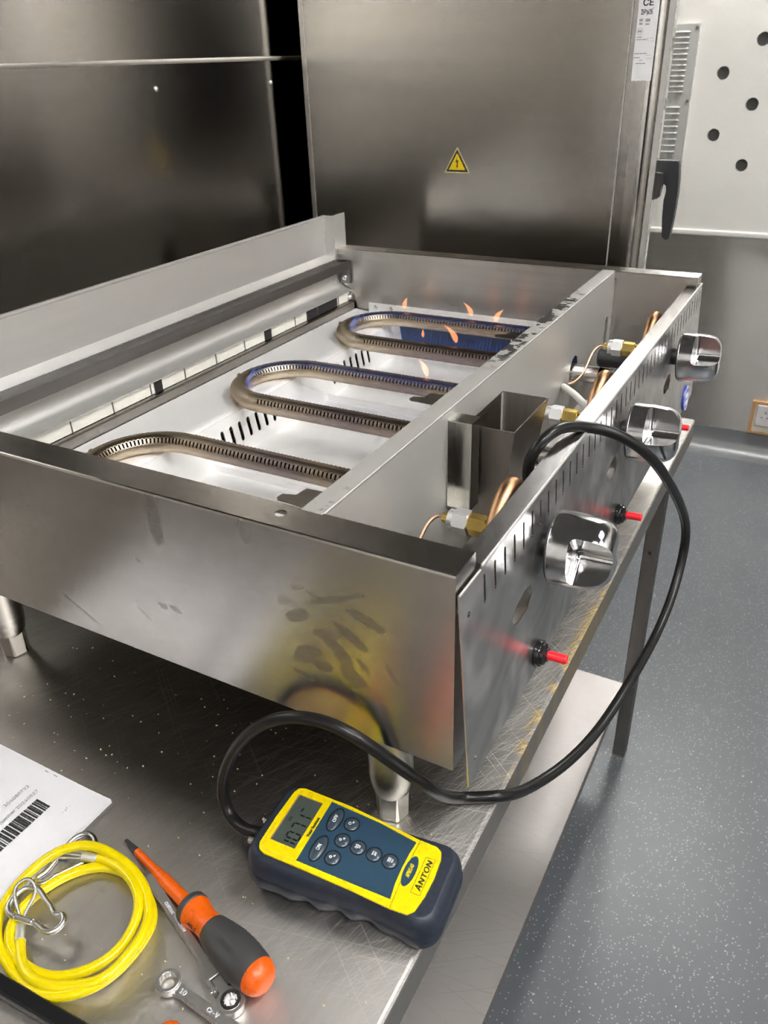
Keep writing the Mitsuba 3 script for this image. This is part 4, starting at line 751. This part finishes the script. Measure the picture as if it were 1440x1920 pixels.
# ---------------------------------------------------------------- second orange tool and black bar at the near edge of the picture
o0 = np.array([-.0930, -.3020, .012]); od = np.array([.80, -.60, 0])
t2 = thing('orange_tool', 'orange tool handle only just in the picture at its bottom edge', 'tool')
part(t2, 'handle', lathe([(0, .004), (.002, .0085), (.006, .0108), (.012, .0118), (.040, .0112), (.070, .0118), (.095, .0105), (.100, .006)], o0, od, 40), 'mat_orange', 50)
part(t2, 'shaft', cyl(o0 + od * .098, o0 + od * .17, .0035, 16), 'mat_bolt', 40)
bar = rbx(-.30, .18, -.0062, .0062, 0, .0115, .0022, 10)
single('black_bar', 'glossy black bar lying in the corner below the coiled cable', 'bar', frame(bar, (-.2280, -.3378, .0002), (.9985, .0550, 0), (-.0550, .9985, 0)), 'mat_black_gloss', 40)
# ---------------------------------------------------------------- paper sheets
pp = thing('paper_sheets', 'folded white sheets printed with a barcode, at the left edge of the worktop', 'paper')
def sheet(x0, x1, y0, y1, z, curl, seed):
    xs, ys = np.meshgrid(np.linspace(x0, x1, 40), np.linspace(y0, y1, 40), indexing='ij')
    import meshkit
    zz = z + .0012 * meshkit.fbm(np.stack([xs * 14, ys * 14, np.full_like(xs, seed)], -1), 3) + curl * np.clip((xs - x1 + .05) / .05, 0, 1) ** 2 * (.4 + .6 * np.clip((ys - y0) / (y1 - y0), 0, 1))
    idx = np.arange(1600).reshape(40, 40); q = np.stack([idx[:-1, :-1], idx[1:, :-1], idx[1:, 1:], idx[:-1, 1:]], -1).reshape(-1, 4)
    f = np.vstack([q[:, [0, 1, 2]], q[:, [0, 2, 3]]]); top = np.stack([xs, ys, zz], -1).reshape(-1, 3)
    return trimesh.Trimesh(np.vstack([top, top - [0, 0, .00012]]), np.vstack([f, f[:, ::-1] + 1600]), process=False)
PZ = .0024
s1 = part(pp, 'sheet', sheet(-.587, -.2885, -.375, -.1655, .0002, .0010, 1), 'mat_paper', True)
s2 = part(pp, 'sheet', sheet(-.588, -.2890, -.376, -.1650, .0012, .0016, 2), 'mat_paper', True)
s3 = part(pp, 'sheet', sheet(-.587, -.2900, -.374, -.1648, .0022, .0022, 3), 'mat_paper', True)
pz = .0034
part(s3, 'print', lettering('304080722', .0040, (-.3765, -.2190, pz), (0, 1, 0), (-1, 0, 0), .0002, stretch=.92), 'mat_print_grey')
part(s3, 'print', lettering('number 20240327', .0040, (-.3635, -.2350, pz), (0, 1, 0), (-1, 0, 0), .0002, stretch=.92), 'mat_print_grey')
bars, y = [], -.300
br = np.random.default_rng(5)
while y < -.1985:
    wd = br.choice([.0005, .0010, .0016, .0022]); bars.append(bx(-.3570, -.3385, y, y + wd, pz - .0004, pz + .0002)); y += wd + br.choice([.0005, .0008, .0014])
part(s3, 'barcode', bars, 'mat_print_black', stuff=True, label='black barcode')
part(s3, 'print', lettering('- 17 -', .0026, (-.3200, -.1985, pz), (0, 1, 0), (-1, 0, 0), .0002), 'mat_print_grey')
for x in (-.3790, -.3660): part(s3, 'staple', rbx(x, x + .0050, -.1690, -.1682, pz - .0002, pz + .0005, .0003, 6), 'mat_bolt')
# ---------------------------------------------------------------- yellow cable with clips
cbt = thing('safety_cable', 'coiled yellow plastic covered cable with a snap clip at each end, partly on the paper', 'cable')
CR = .0043
cpath = spline([[-0.2487, -0.2203, 0.008], [-0.2306, -0.2194, 0.01], [-0.2087, -0.2228, 0.012], [-0.1868, -0.2332, 0.012], [-0.176, -0.2463, 0.01], [-0.1705, -0.264, 0.008], [-0.1716, -0.2809, 0.007], [-0.1804, -0.297, 0.006], [-0.1961, -0.3114, 0.006], [-0.2143, -0.3177, 0.006], [-0.234, -0.3178, 0.006], [-0.2514, -0.313, 0.006], [-0.2634, -0.303, 0.007], [-0.2694, -0.2859, 0.008], [-0.2685, -0.2624, 0.006], [-0.2624, -0.2456, 0.005], [-0.2499, -0.2296, 0.0045], [-0.2302, -0.22, 0.0045], [-0.2055, -0.2202, 0.005], [-0.18, -0.2287, 0.005], [-0.1639, -0.2433, 0.005], [-0.1582, -0.2627, 0.006], [-0.156, -0.284, 0.01], [-0.1596, -0.3013, 0.012], [-0.1721, -0.3168, 0.011], [-0.1933, -0.3274, 0.008], [-0.2208, -0.328, 0.005], [-0.2466, -0.3223, 0.005], [-0.2694, -0.3122, 0.006], [-0.2836, -0.2961, 0.008], [-0.289, -0.278, 0.01], [-0.2896, -0.258, 0.011], [-0.2824, -0.2351, 0.013], [-0.2647, -0.2187, 0.014], [-0.2375, -0.214, 0.014], [-0.2116, -0.216, 0.012], [-0.1872, -0.225, 0.01], [-0.1689, -0.2399, 0.01], [-0.1579, -0.2594, 0.013], [-0.1552, -0.2812, 0.015], [-0.1596, -0.3005, 0.015], [-0.1755, -0.313, 0.013], [-0.1939, -0.322, 0.012], [-0.2111, -0.324, 0.011], [-0.2266, -0.3204, 0.009], [-0.2387, -0.3136, 0.007], [-0.2483, -0.3063, 0.006]], 620)
part(cbt, 'cover', tube(cpath, CR, 20), 'mat_cable', True, label='yellow plastic cover')
def ferrule(a, b):
    a, b = np.array(a), np.array(b); L = np.linalg.norm(b - a)
    part(cbt, 'ferrule', lathe([(0, .0038), (.0006, .0046), (L - .0006, .0049), (L, .0042)], a, b - a, 28), 'mat_zinc', 30)
FA, FB = [[-0.2479, -0.3066, 0.006], [-0.2597, -0.2956, 0.006]], [[-0.2482, -0.2201, 0.008], [-0.2625, -0.2256, 0.008]]
ferrule(*FA); ferrule(*FB)
def rope(path, n, turns):
    p = spline(path, n); t = np.gradient(p, axis=0); t /= np.linalg.norm(t, axis=1, keepdims=True)
    a = np.cross(t, [0.3, .2, .93]); a /= np.linalg.norm(a, axis=1, keepdims=True); b = np.cross(t, a); ph = np.linspace(0, turns * 2 * PI, n)
    return [tube(p + .00078 * (np.cos(ph + o)[:, None] * a + np.sin(ph + o)[:, None] * b), .00082, 7) for o in (0, 2 * PI / 3, 4 * PI / 3)]
part(cbt, 'wire_eye', rope([[-0.2589, -0.2962, 0.006], [-0.2625, -0.2894, 0.008], [-0.2653, -0.2809, 0.01], [-0.2655, -0.2751, 0.014], [-0.2681, -0.2706, 0.018], [-0.276, -0.2681, 0.019], [-0.2823, -0.2699, 0.018], [-0.2842, -0.2753, 0.017], [-0.2786, -0.2829, 0.018], [-0.2716, -0.2878, 0.017], [-0.2658, -0.2913, 0.014], [-0.2609, -0.295, 0.008], [-0.2585, -0.2966, 0.006]], 160, 18), 'mat_wire', True)
part(cbt, 'wire_eye', rope([[-0.2621, -0.2254, 0.008], [-0.2711, -0.2271, 0.0075], [-0.2802, -0.2293, 0.006], [-0.2863, -0.2316, 0.005], [-0.2879, -0.2341, 0.004], [-0.2835, -0.2343, 0.004], [-0.2766, -0.2316, 0.005], [-0.2676, -0.2293, 0.007], [-0.2612, -0.2262, 0.008]], 160, 18), 'mat_wire', True)
def clip(body, gate, rad):
    k = part(cbt, 'snap_clip', tube(spline(body, 140), rad, 16), 'mat_bolt', True, label='shiny pear-shaped snap clip')
    g = np.array(gate); d = (g[1] - g[0]) / np.linalg.norm(g[1] - g[0])
    part(k, 'gate', [cyl(g[0], g[1] - d * .003, rad * 1.02, 16), cyl(g[1] - d * .0035, g[1] + d * .001, rad * .62, 12), cyl(g[1] - d * .0002, g[1] + d * .0022, rad * .95, 14)], 'mat_bolt', 40)
    part(k, 'rivet', cyl(g[0] + [0, 0, rad * .3], g[0] + [0, 0, rad * 1.15], rad * .5, 10), 'mat_steel_dark', 40)
clip([[-0.2417, -0.2926, 0.0155], [-0.2343, -0.2934, 0.0155], [-0.2266, -0.2925, 0.0155], [-0.2226, -0.2884, 0.0155], [-0.2227, -0.2822, 0.0155], [-0.2258, -0.278, 0.0155], [-0.2306, -0.2768, 0.0155], [-0.2346, -0.2789, 0.0155], [-0.2417, -0.2766, 0.0155], [-0.2504, -0.274, 0.0155], [-0.2585, -0.2716, 0.0155], [-0.2655, -0.2701, 0.0155], [-0.2721, -0.2713, 0.0155], [-0.2771, -0.275, 0.0155], [-0.2786, -0.2815, 0.0155], [-0.2773, -0.2886, 0.0155], [-0.2741, -0.294, 0.0155], [-0.2686, -0.2966, 0.0155], [-0.2618, -0.2963, 0.0155]], [[-0.2618, -0.2963, 0.0155], [-0.2428, -0.2927, 0.0155]], .0025)
clip([[-0.273, -0.2487, 0.0035], [-0.2738, -0.255, 0.0035], [-0.2772, -0.2603, 0.0035], [-0.2823, -0.2612, 0.0035], [-0.2849, -0.2584, 0.0035], [-0.2837, -0.2524, 0.0035], [-0.2838, -0.2446, 0.0035], [-0.2857, -0.2338, 0.0035], [-0.2876, -0.2246, 0.0035], [-0.2886, -0.2161, 0.0035], [-0.2861, -0.2082, 0.0035], [-0.2802, -0.2039, 0.0035], [-0.2717, -0.2048, 0.0035], [-0.2642, -0.21, 0.0035], [-0.259, -0.2175, 0.0035], [-0.2591, -0.2231, 0.0035], [-0.2604, -0.2275, 0.0035]], [[-0.2604, -0.2275, 0.0035], [-0.2721, -0.2476, 0.0035]], .0025)
# ---------------------------------------------------------------- crumbs on the worktop
cr = []
for _ in range(230):
    x, y = rng.uniform(-.52, .03), rng.uniform(-.30, .0)
    if (x < -.28 and y < -.16) or (-.13 < x < .06 and -.185 < y < -.08): continue
    s = rng.uniform(.0003, .0009); m = trimesh.creation.icosphere(subdivisions=0, radius=s); m.apply_scale([1 + rng.random(), 1, .6]); m.apply_transform(trimesh.transformations.rotation_matrix(rng.uniform(0, 6), [0, 0, 1])); m.apply_translation([x, y, s * .5]); cr.append(m)
kk = single('crumbs', 'tiny pale crumbs scattered over the worktop', 'crumbs', cr, 'mat_crumb'); labels[kk]['kind'] = 'stuff'
